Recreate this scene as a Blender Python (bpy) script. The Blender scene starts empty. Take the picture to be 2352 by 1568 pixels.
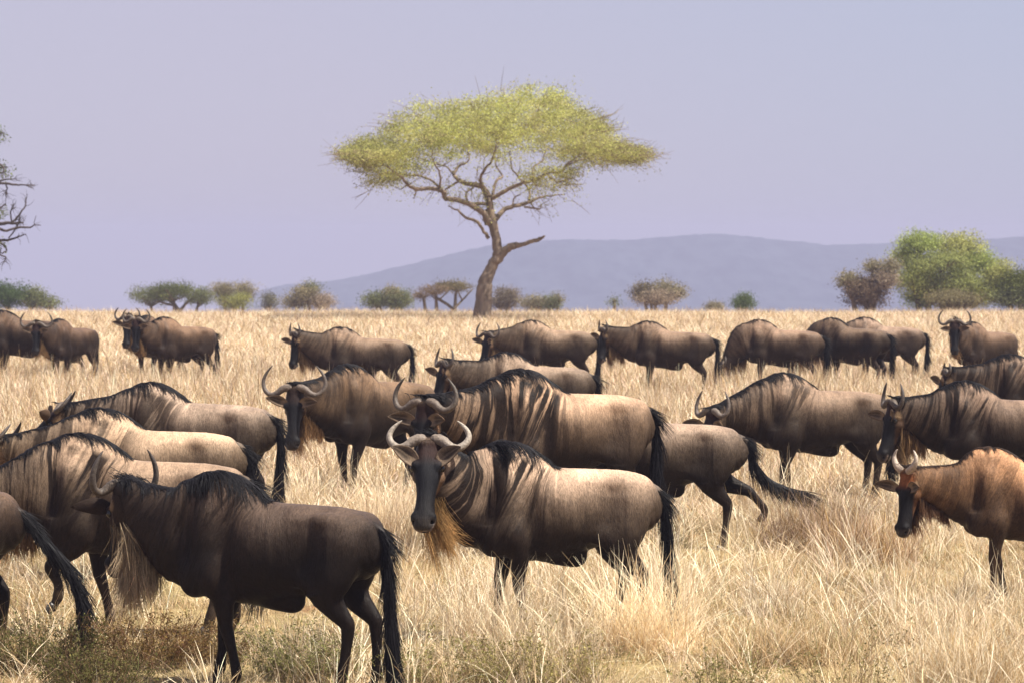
import bpy, math, random, os
import numpy as np
import openvdb as vdb
from mathutils import Vector, Matrix

random.seed(7)
RNG = np.random.default_rng(11)
R = math.radians
SC = bpy.context.scene
COL = SC.collection

# ------------------------------------------------------------------ camera frame (pixel units of a 2352 x 1568 view)
CAMH, HZ, F, CX = 2.74, 549.0, 8000.0, 1176.0
def gx(px, d): return (px - CX) / F * d
def pz(py, d): return CAMH + (HZ - py) / F * d
def ground_z(x, y):
    x = np.asarray(x, float); y = np.asarray(y, float)
    d = np.maximum(0, y - 110)
    z = -6.0 * (1 - np.exp(-(d / 85.0) ** 2)) - 0.0245 * np.maximum(0, y - 240)
    z = z + 0.035 * np.sin(x * .55 + .3 * y) * np.cos(y * .21) + 0.03 * np.sin(x * 1.3 + 2) * np.sin(y * .8)
    return z

# ------------------------------------------------------------------ mesh helpers
def mk(name, verts, faces, mat, parent=None, attrs=None, smooth=True):
    me = bpy.data.meshes.new(name)
    verts = np.asarray(verts, np.float32)
    faces = np.asarray(faces, np.int32)
    n, k = faces.shape
    me.vertices.add(len(verts)); me.vertices.foreach_set('co', verts.ravel())
    me.loops.add(n * k); me.loops.foreach_set('vertex_index', faces.ravel())
    me.polygons.add(n)
    me.polygons.foreach_set('loop_start', np.arange(0, n * k, k, dtype=np.int32))
    me.polygons.foreach_set('loop_total', np.full(n, k, np.int32))
    me.polygons.foreach_set('use_smooth', np.full(n, smooth))
    me.update(calc_edges=True)
    for an, (typ, arr) in (attrs or {}).items():
        a = me.attributes.new(an, typ, 'POINT')
        arr = np.asarray(arr, np.float32)
        if typ == 'FLOAT_COLOR':
            if arr.shape[1] == 3: arr = np.c_[arr, np.ones(len(arr), np.float32)]
            a.data.foreach_set('color', arr.ravel())
        elif typ == 'FLOAT_VECTOR': a.data.foreach_set('vector', arr.ravel())
        else: a.data.foreach_set('value', arr.ravel())
    if mat: me.materials.append(mat)
    o = bpy.data.objects.new(name, me)
    if parent is not False: COL.objects.link(o)
    if parent: o.parent = parent
    return o

def tag(o, label=None, cat=None, group=None, kind=None):
    if label: o['label'] = label
    if cat: o['category'] = cat
    if group: o['group'] = group
    if kind: o['kind'] = kind
    return o

def empty(name, loc, rz=0, k=1.0):
    o = bpy.data.objects.new(name, None); COL.objects.link(o)
    o.location = loc; o.rotation_euler = (0, 0, rz); o.scale = (k, k, k); o.empty_display_size = .2
    return o

class Bag:
    def __init__(s): s.v = []; s.f = []; s.c = []; s.n = 0
    def add(s, v, f, c=None):
        v = np.asarray(v, np.float32); f = np.asarray(f, np.int32)
        s.v.append(v); s.f.append(f + s.n); s.n += len(v)
        if c is not None:
            c = np.asarray(c, np.float32)
            if c.ndim == 1: c = np.tile(c, (len(v), 1))
            s.c.append(c)
    def build(s, name, mat, parent=None, smooth=True):
        v = np.concatenate(s.v); f = np.concatenate(s.f)
        at = {'col': ('FLOAT_COLOR', np.concatenate(s.c))} if s.c else None
        return mk(name, v, f, mat, parent, at, smooth)

def sweep(P, rad, n=10, closed_tip=True, squash=None):
    """tube along points P with radii rad -> verts, quads"""
    P = np.asarray(P, float); rad = np.asarray(rad, float); m = len(P)
    T = np.gradient(P, axis=0); T /= np.linalg.norm(T, axis=1)[:, None] + 1e-9
    a = np.array([0, 0, 1.0]) if abs(T[0, 2]) < .8 else np.array([1.0, 0, 0])
    U = np.zeros_like(P); u = a - T[0] * (a @ T[0]); u /= np.linalg.norm(u)
    for i in range(m):
        u = u - T[i] * (u @ T[i]); u /= np.linalg.norm(u) + 1e-9; U[i] = u
    S = np.cross(T, U)
    th = np.arange(n) / n * 2 * np.pi
    V = P[:, None] + rad[:, None, None] * (np.cos(th)[None, :, None] * U[:, None] + np.sin(th)[None, :, None] * S[:, None])
    V = V.reshape(-1, 3)
    i = np.arange(m - 1)[:, None] * n; j = np.arange(n)[None]; j2 = (j + 1) % n
    Fc = np.stack([i + j, i + j2, i + n + j2, i + n + j], -1).reshape(-1, 4)
    caps = []
    V = np.r_[V, P[:1], P[-1:]]
    for q in range(n):
        caps.append([m * n, (q + 1) % n, q, m * n]); b = (m - 1) * n
        caps.append([m * n + 1, b + q, b + (q + 1) % n, m * n + 1])
    caps = np.array(caps)
    # avoid degenerate quads: split caps as quads over pairs
    cq = []
    for q in range(0, n, 2):
        cq.append([m * n, (q + 2) % n, (q + 1) % n, q]); b = (m - 1) * n
        cq.append([m * n + 1, b + q, b + (q + 1) % n, b + (q + 2) % n])
    return V, np.r_[Fc, np.array(cq)]

def smooth_path(P, sub=4):
    P = np.asarray(P, float); m = len(P); out = []
    for i in range(m - 1):
        p0 = P[max(i - 1, 0)]; p1 = P[i]; p2 = P[i + 1]; p3 = P[min(i + 2, m - 1)]
        for t in np.arange(sub) / sub:
            out.append(.5 * ((2 * p1) + (-p0 + p2) * t + (2 * p0 - 5 * p1 + 4 * p2 - p3) * t * t + (-p0 + 3 * p1 - 3 * p2 + p3) * t ** 3))
    out.append(P[-1]); return np.array(out)

# ------------------------------------------------------------------ materials
def newmat(name):
    m = bpy.data.materials.new(name); m.use_nodes = True
    nt = m.node_tree; b = nt.nodes['Principled BSDF']
    return m, nt, b
def N(nt, typ, **kw):
    n = nt.nodes.new(typ)
    for k, v in kw.items(): setattr(n, k, v)
    return n
def L(nt, a, b): nt.links.new(a, b)
def attr(nt, name):
    n = N(nt, 'ShaderNodeAttribute'); n.attribute_name = name; return n
def ramp(nt, src, p0, p1, c0=(0, 0, 0, 1), c1=(1, 1, 1, 1)):
    r = N(nt, 'ShaderNodeValToRGB'); e = r.color_ramp.elements
    e[0].position = p0; e[1].position = p1; e[0].color = c0; e[1].color = c1
    L(nt, src, r.inputs['Fac']); return r
def vmul(nt, src, v):
    n = N(nt, 'ShaderNodeVectorMath', operation='MULTIPLY'); L(nt, src, n.inputs[0]); n.inputs[1].default_value = v; return n.outputs[0]
def noise(nt, vec, scale=1, detail=3, rough=.55, dist=0):
    n = N(nt, 'ShaderNodeTexNoise'); n.inputs['Scale'].default_value = scale
    n.inputs['Detail'].default_value = detail; n.inputs['Roughness'].default_value = rough
    n.inputs['Distortion'].default_value = dist
    if vec is not None: L(nt, vec, n.inputs['Vector'])
    return n
def mix(nt, fac, a, b, mode='MIX'):
    n = N(nt, 'ShaderNodeMix', data_type='RGBA', blend_type=mode)
    for s, v in ((0, fac), (6, a), (7, b)):
        if hasattr(v, 'links') or isinstance(v, bpy.types.NodeSocket): L(nt, v, n.inputs[s])
        else: n.inputs[s].default_value = v
    return n.outputs[2]
def math_(nt, op, a, b=None, clamp=False):
    n = N(nt, 'ShaderNodeMath', operation=op, use_clamp=clamp)
    for s, v in ((0, a), (1, b)):
        if v is None: continue
        if isinstance(v, bpy.types.NodeSocket): L(nt, v, n.inputs[s])
        else: n.inputs[s].default_value = v
    return n.outputs[0]

def mat_coat(name='coat'):
    m, nt, b = newmat(name)
    col = attr(nt, 'col').outputs['Color']; uvw = attr(nt, 'uvw').outputs['Vector']; st = attr(nt, 'stripe').outputs['Fac']
    n1 = noise(nt, vmul(nt, uvw, (19, 1.6, 2.5)), 1, 3, .5, .25)
    s1 = ramp(nt, n1.outputs['Fac'], .47, .565).outputs['Color']
    n2 = noise(nt, vmul(nt, uvw, (46, 2.6, 5)), 1, 2, .5, .3)
    s2 = ramp(nt, n2.outputs['Fac'], .50, .62).outputs['Color']
    sm = math_(nt, 'ADD', s1, math_(nt, 'MULTIPLY', s2, .5), True)
    fac = math_(nt, 'MULTIPLY', sm, st, True)
    c = mix(nt, fac, col, (.016, .010, .007, 1))
    pt = noise(nt, vmul(nt, uvw, (5, 4, 5)), 1, 4, .6)
    g = ramp(nt, pt.outputs['Fac'], .3, .72, (.62, .60, .58, 1), (1.3, 1.28, 1.25, 1)).outputs['Color']
    c = mix(nt, 1.0, c, g, 'MULTIPLY')
    fz = noise(nt, vmul(nt, uvw, (115, 34, 80)), 1, 5, .75, .4)
    g2 = ramp(nt, fz.outputs['Fac'], .34, .66, (.42, .41, .40, 1), (1.55, 1.53, 1.48, 1)).outputs['Color']
    c = mix(nt, .75, c, g2, 'MULTIPLY')
    L(nt, c, b.inputs['Base Color'])
    b.inputs['Roughness'].default_value = .46; b.inputs['Specular IOR Level'].default_value = .09
    rr = ramp(nt, pt.outputs['Fac'], .3, .7, (.38, .38, .38, 1), (.58, .58, .58, 1)).outputs['Color']
    L(nt, rr, b.inputs['Roughness'])
    b.inputs['Sheen Weight'].default_value = .0; b.inputs['Sheen Roughness'].default_value = .45
    b.inputs['Sheen Tint'].default_value = (.8, .66, .5, 1)
    mus = noise(nt, vmul(nt, uvw, (7, 3.0, 4)), 1, 2, .5)
    bm0 = N(nt, 'ShaderNodeBump'); bm0.inputs['Strength'].default_value = .6; bm0.inputs['Distance'].default_value = .05
    L(nt, mus.outputs['Fac'], bm0.inputs['Height'])
    bm = N(nt, 'ShaderNodeBump'); bm.inputs['Strength'].default_value = .8; bm.inputs['Distance'].default_value = .008
    hh = math_(nt, 'SUBTRACT', fz.outputs['Fac'], math_(nt, 'MULTIPLY', fac, .35))
    L(nt, hh, bm.inputs['Height']); L(nt, bm0.outputs['Normal'], bm.inputs['Normal'])
    L(nt, bm.outputs['Normal'], b.inputs['Normal'])
    return m
def mat_attr(name, rough=.6, spec=.3, nscale=30, namt=.35, bump=.3, trans=0, rnd=0, aniso=None):
    m, nt, b = newmat(name)
    col = attr(nt, 'col').outputs['Color']
    tc = N(nt, 'ShaderNodeTexCoord').outputs['Object']
    if aniso: tc = vmul(nt, tc, aniso)
    n1 = noise(nt, tc, nscale, 4, .6)
    g = ramp(nt, n1.outputs['Fac'], .3, .7, (1 - namt,) * 3 + (1,), (1 + namt,) * 3 + (1,)).outputs['Color']
    c = mix(nt, 1.0, col, g, 'MULTIPLY')
    if rnd:
        oi = N(nt, 'ShaderNodeObjectInfo').outputs['Random']
        g2 = ramp(nt, oi, 0, 1, (1 - rnd, 1 - rnd, 1 - rnd * .9, 1), (1 + rnd, 1 + rnd * .95, 1 + rnd * .8, 1)).outputs['Color']
        c = mix(nt, 1.0, c, g2, 'MULTIPLY')
    L(nt, c, b.inputs['Base Color'])
    b.inputs['Roughness'].default_value = rough; b.inputs['Specular IOR Level'].default_value = spec
    if bump:
        bm = N(nt, 'ShaderNodeBump'); bm.inputs['Strength'].default_value = bump; bm.inputs['Distance'].default_value = .01
        L(nt, n1.outputs['Fac'], bm.inputs['Height']); L(nt, bm.outputs['Normal'], b.inputs['Normal'])
    if trans:
        t = N(nt, 'ShaderNodeBsdfTranslucent'); L(nt, c, t.inputs['Color'])
        mx = N(nt, 'ShaderNodeMixShader'); mx.inputs[0].default_value = trans
        L(nt, b.outputs[0], mx.inputs[1]); L(nt, t.outputs[0], mx.inputs[2])
        L(nt, mx.outputs[0], nt.nodes['Material Output'].inputs['Surface'])
    return m
M_COAT = mat_coat()
M_HORN = mat_attr('horn', .5, .25, 60, .35, .6)
M_EAR = mat_attr('ear_skin', .7, .12, 90, .35, .3)
M_HAIR = mat_attr('hair', .55, .14, 25, .25, 0)
M_BEARD = mat_attr('beard_hair', .5, .3, 25, .25, 0, .25)
M_EYE, _nt, _b = newmat('eye'); _b.inputs['Base Color'].default_value = (.008, .005, .004, 1); _b.inputs['Roughness'].default_value = .08
M_HOOF = mat_attr('hoof', .4, .4, 60, .3, .3)
M_GRASS = mat_attr('dry_grass', .55, .25, 6, .15, 0, .22, .22)
M_BUSH = mat_attr('bush_leaf', .8, .05, 3, .2, 0, .35)
M_LEAF = mat_attr('acacia_leaf', .7, .08, .9, .3, 0, .5)
M_BARK = mat_attr('bark', .85, .1, 6, .4, .8, 0, 0, (1, 1, .3))

# ------------------------------------------------------------------ implicit body modelling
def resample(nodes, sub):
    """nodes: (m, k) rows [x y z ux uy uz ru rd rs s]"""
    A = smooth_path(nodes, sub)
    A[:, 3:6] /= np.linalg.norm(A[:, 3:6], axis=1)[:, None] + 1e-9
    A[:, 6:9] = np.maximum(A[:, 6:9], .003)
    return A
def seg_eval(P, a, b, pw=2.0):
    ab = b[:3] - a[:3]; Lg = math.sqrt(ab @ ab) + 1e-9; T = ab / Lg
    w = P - a[:3]
    t = np.clip((w @ T) / Lg, 0, 1)
    q = w - t[..., None] * ab
    U = a[3:6] + b[3:6]; U = U - T * (U @ T); U /= np.linalg.norm(U) + 1e-9
    S = np.cross(T, U)
    qu = q @ U; qs = q @ S; ql = q @ T
    ru = a[6] + t * (b[6] - a[6]); rd = a[7] + t * (b[7] - a[7]); rs = a[8] + t * (b[8] - a[8])
    rv = np.where(qu > 0, ru, rd)
    rl = .6 * np.minimum(rv, rs)
    if pw == 2.0: k = np.sqrt((qu / rv) ** 2 + (qs / rs) ** 2 + (ql / rl) ** 2) + 1e-6
    else: k = (np.abs(qu / rv) ** pw + np.abs(qs / rs) ** pw + np.abs(ql / rl) ** pw) ** (1 / pw) + 1e-6
    Lq = np.sqrt(qu * qu + qs * qs + ql * ql)
    d = Lq * (1 - 1 / k)
    d = np.where(k < .05, -np.minimum(rv, rs), d)
    return d, t, qu, qs
class Field:
    def __init__(s, lo, hi, vox):
        s.lo = np.array(lo, float); s.vox = vox
        s.n = np.ceil((np.array(hi) - s.lo) / vox).astype(int) + 1
        s.F = np.full(s.n, .15, np.float32)
    def _box(s, lo, hi):
        i0 = np.clip(np.floor((lo - s.lo) / s.vox).astype(int), 0, s.n); i1 = np.clip(np.ceil((hi - s.lo) / s.vox).astype(int) + 1, 0, s.n)
        if (i1 <= i0).any(): return None
        sl = tuple(slice(a, b) for a, b in zip(i0, i1))
        g = np.stack(np.meshgrid(*[s.lo[q] + s.vox * np.arange(i0[q], i1[q]) for q in range(3)], indexing='ij'), -1)
        return sl, g
    def chain(s, A, k, sub=False, pw=2.0):
        G = np.full(s.n, .15, np.float32); lo = np.full(3, 1e9); hi = -lo
        for a, b in zip(A[:-1], A[1:]):
            T = b[:3] - a[:3]; T = T / (np.linalg.norm(T) + 1e-9)
            r = max(a[6:9].max(), b[6:9].max())
            e = r * np.sqrt(np.clip(1 - T * T, 0, 1)) + .10 + (.3 * r)*np.abs(T)
            l = np.minimum(a[:3], b[:3]) - e; h = np.maximum(a[:3], b[:3]) + e
            lo = np.minimum(lo, l); hi = np.maximum(hi, h)
            bx = s._box(l, h)
            if bx is None: continue
            sl, g = bx
            d = seg_eval(g, a, b, pw)[0]
            G[sl] = np.minimum(G[sl], d)
        bx = s._box(lo, hi)
        if bx is None: return
        sl, _ = bx
        s.merge(sl, G[sl], k, sub)
    def merge(s, sl, G, k, sub=False):
        Fa = s.F[sl]
        if sub:
            h = np.clip(.5 - .5 * (Fa + G) / k, 0, 1); s.F[sl] = Fa * (1 - h) - G * h + k * h * (1 - h)
        else:
            h = np.clip(.5 + .5 * (G - Fa) / k, 0, 1); s.F[sl] = G * (1 - h) + Fa * h - k * h * (1 - h)
    def ball(s, c, r, k, sub=False):
        c = np.array(c, float); r = np.array(r if np.ndim(r) else [r] * 3, float)
        bx = s._box(c - r - .08, c + r + .08)
        if bx is None: return
        sl, g = bx; q = (g - c) / r; kk = np.sqrt((q * q).sum(-1)) + 1e-6
        s.merge(sl, ((kk - 1) * r.min()).astype(np.float32), k, sub)
    def mesh(s):
        g = vdb.FloatGrid(.15); g.copyFromArray(s.F)
        p, t, q = g.convertToPolygons(0.0, 0.0)
        p = np.asarray(p, float) * s.vox + s.lo
        q = np.asarray(q)[:, ::-1]
        return p, q
    def sample(s, P):
        i = (P - s.lo) / s.vox; i = np.clip(i, 0, s.n - 1.001); j = i.astype(int); f = i - j
        out = 0
        for a in (0, 1):
            for b in (0, 1):
                for c in (0, 1):
                    w = (f[:, 0] if a else 1 - f[:, 0]) * (f[:, 1] if b else 1 - f[:, 1]) * (f[:, 2] if c else 1 - f[:, 2])
                    out = out + w * s.F[j[:, 0] + a, j[:, 1] + b, j[:, 2] + c]
        return out
    def grad(s, P):
        e = s.vox
        g = np.stack([s.sample(P + np.eye(3)[q] * e) - s.sample(P - np.eye(3)[q] * e) for q in range(3)], -1)
        return g / (np.linalg.norm(g, axis=1)[:, None] + 1e-6)

def strands(field, roots, d0, length, grav, segs=7, r=.0022, wob=.15, keep=.004, col=(.01, .01, .01), cvar=.3, tipcol=None, force=None, rng=RNG):
    """hair strands as thin three-sided tapering prisms"""
    n = len(roots); P = roots.astype(float).copy(); D = d0 / (np.linalg.norm(d0, axis=1)[:, None] + 1e-9)
    key = np.floor(roots * 28).astype(int); cid = (key[:, 0] * 73 + key[:, 1] * 151 + key[:, 2] * 283) % 211
    bias = rng.normal(0, wob * 1.1, (211, 3))[cid] + rng.normal(0, wob * .45, (n, 3)); length = length * np.exp(rng.normal(0, .14, 211))[cid]
    step = (length / segs)[:, None]; pts = [P.copy()]
    for i in range(segs):
        D = D + np.array([0, 0, -grav]) + bias * .5 + rng.normal(0, wob * .4, (n, 3))
        if force is not None: D = D + np.asarray(force)
        D /= np.linalg.norm(D, axis=1)[:, None]
        P = P + D * step
        if field is not None:
            for _ in range(2):
                s = field.sample(P); m = s < keep
                if m.any():
                    g = field.grad(P[m]); P[m] += g * (keep - s[m])[:, None]
        pts.append(P.copy())
    Q = np.stack(pts, 1); m = segs + 1
    T = np.gradient(Q, axis=1); T /= np.linalg.norm(T, axis=2)[..., None] + 1e-9
    a = rng.normal(0, 1, (n, 1, 3)); U = a - T * (a * T).sum(-1, keepdims=True); U /= np.linalg.norm(U, axis=2)[..., None] + 1e-9
    S = np.cross(T, U)
    rr = (r * rng.uniform(.7, 1.4, n))[:, None] * np.linspace(1, .12, m)[None] ** .6
    V = []
    for th in (0, 2.094, 4.189):
        V.append(Q + rr[..., None] * (math.cos(th) * U + math.sin(th) * S))
    V = np.stack(V, 2).reshape(-1, 3)
    base = (np.arange(n) * m * 3)[:, None, None] + (np.arange(m - 1) * 3)[None, :, None]
    j = np.arange(3)[None, None]; j2 = (j + 1) % 3
    Fc = np.stack([base + j, base + j2, base + 3 + j2, base + 3 + j], -1).reshape(-1, 4)
    c0 = np.array(col)[None, None] * np.exp(rng.normal(0, cvar, (n, 1, 1)))
    if tipcol is not None:
        t = np.linspace(0, 1, m)[None, :, None]; tc = np.array(tipcol)[None, None] * np.exp(rng.normal(0, cvar, (n, 1, 1)))
        c0 = c0 * (1 - t) + tc * t
    else: c0 = np.repeat(c0, m, 1)
    C = np.repeat(c0, 3, 1).reshape(-1, 3)
    return V, Fc, C

UP = np.array([0, 0, 1.0])
def unit(v): return v / (np.linalg.norm(v) + 1e-9)
def sstep(a, b, x): t = np.clip((x - a) / (b - a), 0, 1); return t * t * (3 - 2 * t)

SPINE = [  # x, top, bottom, half width
    (-.695, 1.035, .90, .05), (-.665, 1.075, .79, .12), (-.58, 1.105, .70, .175), (-.42, 1.135, .67, .198),
    (-.18, 1.145, .605, .225), (.05, 1.155, .55, .245), (.20, 1.195, .525, .232), (.34, 1.285, .53, .195), (.455, 1.335, .56, .166), (.57, 1.29, .60, .150)]

def lerpc(a, b, t): return a * (1 - t[:, None]) + np.asarray(b)[None] * t[:, None]

def wildebeest(name, px, hump_s, k=1.0, head=180, label='', group=None, np_=6, ny=0, hp=-62, hy=0, neckL=.57,
               legs=None, tail=None, vox=.014, tint=(.15, .105, .072), stripe=.8, hair=1.0, beard=(.30, .17, .07), beardlen=.24,
               horn=1.0, horn_h=.22, horncol=((.10, .075, .055), (.05, .04, .035)), calf=False, hooves=False, dark=1.0, seed=0, ears=1.0, mane_side=1, z0=0, forehead=None, earup=.12, manelen=1.0, ln=.97, headk=1.0, wind=None, fine=1.0):
    def XS(v):
        v = np.array(v, float); m = v[:, 0] < .48; v[m, 0] = .48 + (v[m, 0] - .48) * ln; return v
    """px: picture column of the withers, hump_s: pixels per metre there"""
    rng = np.random.default_rng(1000 + seed)
    s = hump_s; d = F / s
    th = R(head)
    wx, wy = gx(px, d), d
    ox, oy = wx - .48 * k * math.cos(th), wy - .48 * k * math.sin(th)
    oz = float(ground_z(ox, oy)) + z0
    root = empty(name, (ox, oy, oz), th, k)
    # ---- spine chain
    rows = []
    for x, zt, zb, w in SPINE:
        c = zb + (zt - zb) * .52
        rows.append([x, 0, c, 0, 0, 1, zt - c, c - zb, w, x])
    C0 = np.array([.62, 0, .955]); nd = np.array([math.cos(R(np_)) * math.cos(R(ny)), math.cos(R(np_)) * math.sin(R(ny)), math.sin(R(np_))])
    Pp = C0 + nd * neckL
    C1 = C0 + np.array([.16, 0, .01])
    Dh = np.array([math.cos(R(hp)) * math.cos(R(hy)), math.cos(R(hp)) * math.sin(R(hy)), math.sin(R(hp))])
    Uh = np.array([-math.sin(R(hp)) * math.cos(R(hy)), -math.sin(R(hp)) * math.sin(R(hy)), math.cos(R(hp))])
    Sh = np.cross(Uh, Dh)          # head's left
    C2 = Pp - unit(nd + .5 * Dh * 0) * .12
    for t, ru, rd, w in ((.12, .30, .33, .172), (.36, .225, .255, .142), (.6, .17, .20, .115), (.8, .125, .155, .092), (1, .095, .12, .075)):
        p = (1 - t) ** 3 * C0 + 3 * (1 - t) ** 2 * t * C1 + 3 * (1 - t) * t * t * C2 + t ** 3 * Pp
        tg = 3 * (1 - t) ** 2 * (C1 - C0) + 6 * (1 - t) * t * (C2 - C1) + 3 * t * t * (Pp - C2)
        tg = unit(tg); u = UP - tg * (UP @ tg)
        if calf: ru *= .85; rd *= .85; w *= .9
        rows.append([*p, *unit(u), ru, rd, w, .62 + neckL * t])
    spine = resample(np.array(rows), 3)
    # ---- head chain
    hs = (1.06 if not calf else 1.0) * headk
    HN = [(-.06, .045, .05, .045), (-.02, .066, .08, .062), (.06, .078, .120, .078), (.13, .080, .138, .084), (.20, .074, .128, .070), (.28, .066, .102, .055),
          (.36, .060, .080, .055), (.42, .064, .072, .064), (.465, .062, .064, .070), (.50, .044, .050, .056)]
    hrows = [[*(Pp + Dh * t * hs), *Uh, a * hs, b_ * hs, c * hs, t] for t, a, b_, c in HN]
    headc = resample(np.array(hrows), 3)
    def H(t, u, sd): return Pp + (Dh * t + Uh * u + Sh * sd) * hs
    # ---- legs
    lg = dict(fl=0, fr=0, hl=0, hr=0); lg.update(legs or {})
    chains = []; hoofpos = []
    FR = [(.44, .125, .90, .13, .13, .075), (.42, .15, .74, .125, .12, .07), (.385, .155, .62, .085, .09, .06), (.395, .145, .50, .062, .066, .05), (.41, .135, .40, .046, .046, .044),
          (.405, .132, .355, .043, .041, .039), (.40, .13, .23, .030, .032, .028), (.40, .13, .115, .036, .038, .033), (.42, .13, .06, .026, .028, .026), (.435, .13, .03, .034, .034, .032)]
    HD = [(-.47, .12, .92, .16, .15, .10), (-.43, .155, .76, .155, .15, .092), (-.40, .165, .64, .115, .125, .08), (-.45, .15, .55, .075, .09, .056), (-.535, .14, .465, .052, .058, .042),
          (-.555, .135, .42, .044, .050, .038), (-.54, .13, .26, .032, .035, .029), (-.515, .13, .115, .037, .038, .033), (-.495, .13, .06, .027, .028, .026), (-.475, .13, .03, .035, .034, .032)]
    for key, base, sg in (('fl', FR, 1), ('fr', FR, -1), ('hl', HD, 1), ('hr', HD, -1)):
        v = lg[key]
        dx, dz, bend = (v, 0, 0) if not isinstance(v, tuple) else (tuple(v) + (0, 0))[:3]
        rr = []
        for x, y, z, rf, rb, rs in base:
            w = np.clip((.80 - z) / .72, 0, 1)
            bb = math.exp(-((z - .40) / .16) ** 2) * bend
            zz = z + dz * np.clip((.62 - z) / .5, 0, 1)
            if dx > 0: drop = 0
            rr.append([x + dx * w + bb, y * sg, zz, 0, 0, 1, rf, rb, rs, z])
        rr = np.array(rr)
        T = np.gradient(rr[:, :3], axis=0); T /= np.linalg.norm(T, axis=1)[:, None]
        X = np.array([1.0, 0, 0]); U = X - T * (T @ X)[:, None]; rr[:, 3:6] = U / np.linalg.norm(U, axis=1)[:, None]
        if calf: rr[:, 6:9] *= .92
        chains.append(resample(rr, 3)); hoofpos.append((rr[-1, :3], rr[-2, :3]))
    allp = np.r_[spine[:, :3], headc[:, :3]] 
    lo = allp.min(0) - [.12, .16, .2]; hi = allp.max(0) + [.12, .16, .2]
    for c in chains: lo = np.minimum(lo, c[:, :3].min(0) - .09); hi = np.maximum(hi, c[:, :3].max(0) + .09)
    lo[1] = min(lo[1], -.36); hi[1] = max(hi[1], .36); hi[2] = max(hi[2], 1.36); lo[2] = max(lo[2], -.05)
    Fd = Field(lo, hi, vox)
    Fd.chain(spine, .05, False, 2.15)
    Fd.chain(headc, .07)
    for c in chains: Fd.chain(c, .055)
    # muscles and bones
    for sg in (1, -1):
        Fd.ball((.46, sg * .150, .90), (.11, .065, .25), .04)       # shoulder blade
        Fd.ball((.40, sg * .172, .71), (.11, .075, .12), .045)
        Fd.ball((.55, sg * .12, .70), (.10, .08, .13), .05)
        Fd.ball((-.49, sg * .150, .89), (.15, .09, .20), .045)      # thigh
        Fd.ball((-.44, sg * .170, .76), (.13, .07, .14), .05)
        Fd.ball((-.60, sg * .085, .98), (.09, .06, .10), .05)
        Fd.ball((-.37, sg * .155, 1.05), (.06, .04, .04), .06)   # hip bone
        Fd.ball((-.30, sg * .18, .71), (.11, .05, .08), .05)
        Fd.ball((-.24, sg * .34, .90), (.10, .08, .18), .16, True)    # flank hollow
        Fd.ball((.27, sg * .305, .90), (.035, .06, .24), .09, True)    # crease behind the shoulder
        Fd.ball((.62, sg * .25, 1.03), (.06, .08, .16), .09, True)
        Fd.ball(H(.125, .045, sg * .070), .027 * hs, .03)          # brow
        Fd.ball(H(.16, -.04, sg * .060), (.04, .04, .04), .03)        # cheek
        Fd.ball(H(.445, .022, sg * .045), .030 * hs, .02)             # nostril wing
        Fd.ball(H(.475, .020, sg * .047), .014 * hs, .010, True)
        Fd.ball(H(.13, .012, sg * .094), .020 * hs, .015, True)       # eye socket
        Fd.ball(H(-.015, .055, sg * .03), .030 * hs, .03)
    Fd.ball((.0, 0, .545), (.12, .06, .05), .06)
    Fd.ball(H(.455, -.052, 0), (.04 * hs, .04 * hs, .03 * hs), .02)
    if not calf: Fd.ball((-.10, 0, .545), (.07, .04, .055), .05)
    # mouth groove between upper lip and jaw
    mg = resample(np.array([[*H(.515, -.018, sd), *Uh, .007, .007, .007, 0] for sd in (-.05, 0, .05)]), 3)
    Fd.chain(resample(np.array([[*H(.35, -.030, -.075), *Uh, .007, .007, .007, 0], [*H(.44, -.024, -.068), *Uh, .008, .008, .008, 0], [*H(.495, -.02, -.045), *Uh, .009, .009, .009, 0], [*H(.515, -.018, 0), *Uh, .009, .009, .012, 0],
        [*H(.495, -.02, .045), *Uh, .009, .009, .009, 0], [*H(.44, -.024, .068), *Uh, .008, .008, .008, 0], [*H(.35, -.030, .075), *Uh, .007, .007, .007, 0]]), 3), .008, True)
    V, Q = Fd.mesh()
    # drop stray islands is unnecessary: the field is one surface
    # ---- per-vertex coordinates
    best = np.full(len(V), 9.0); su = np.zeros(len(V)); sv = np.zeros(len(V)); sw = np.zeros(len(V))
    for a, b in zip(spine[:-1], spine[1:]):
        dd, t, qu, qs = seg_eval(V, a, b); m = dd < best
        best[m] = dd[m]; su[m] = (a[9] + t * (b[9] - a[9]))[m]; sv[m] = qu[m]; sw[m] = qs[m]
    E_ = np.r_[Q[:, :2], Q[:, 1:3], Q[:, 2:4], Q[:, [3, 0]]]
    deg = np.bincount(E_.ravel(), minlength=len(V)) + 1e-9
    for _ in range(14):
        su, sv, sw = [(np.bincount(E_[:, 0], f[E_[:, 1]], len(V)) + np.bincount(E_[:, 1], f[E_[:, 0]], len(V))) / deg for f in (su, sv, sw)]
    hw = V - Pp; ht = (hw @ Dh) / hs; hu = (hw @ Uh) / hs; hsd = (hw @ Sh) / hs
    bh = np.full(len(V), 9.0)
    for a, b in zip(headc[:-1], headc[1:]): bh = np.minimum(bh, seg_eval(V, a, b)[0])
    inhead = sstep(.015, -.005, bh - best) * sstep(-.06, .02, ht)
    z = V[:, 2]
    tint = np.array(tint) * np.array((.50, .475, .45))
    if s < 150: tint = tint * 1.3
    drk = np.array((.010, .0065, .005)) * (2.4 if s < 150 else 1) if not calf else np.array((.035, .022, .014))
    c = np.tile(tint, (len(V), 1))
    # browner flanks, dark legs; sun on back, shade on chest and belly painted in
    c = lerpc(c, tint * np.array((2.9, 2.85, 2.8)), sstep(.03, .27, sv) * sstep(.75, .5, su))  # back and quarters paled in the colour as sunlight
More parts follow.
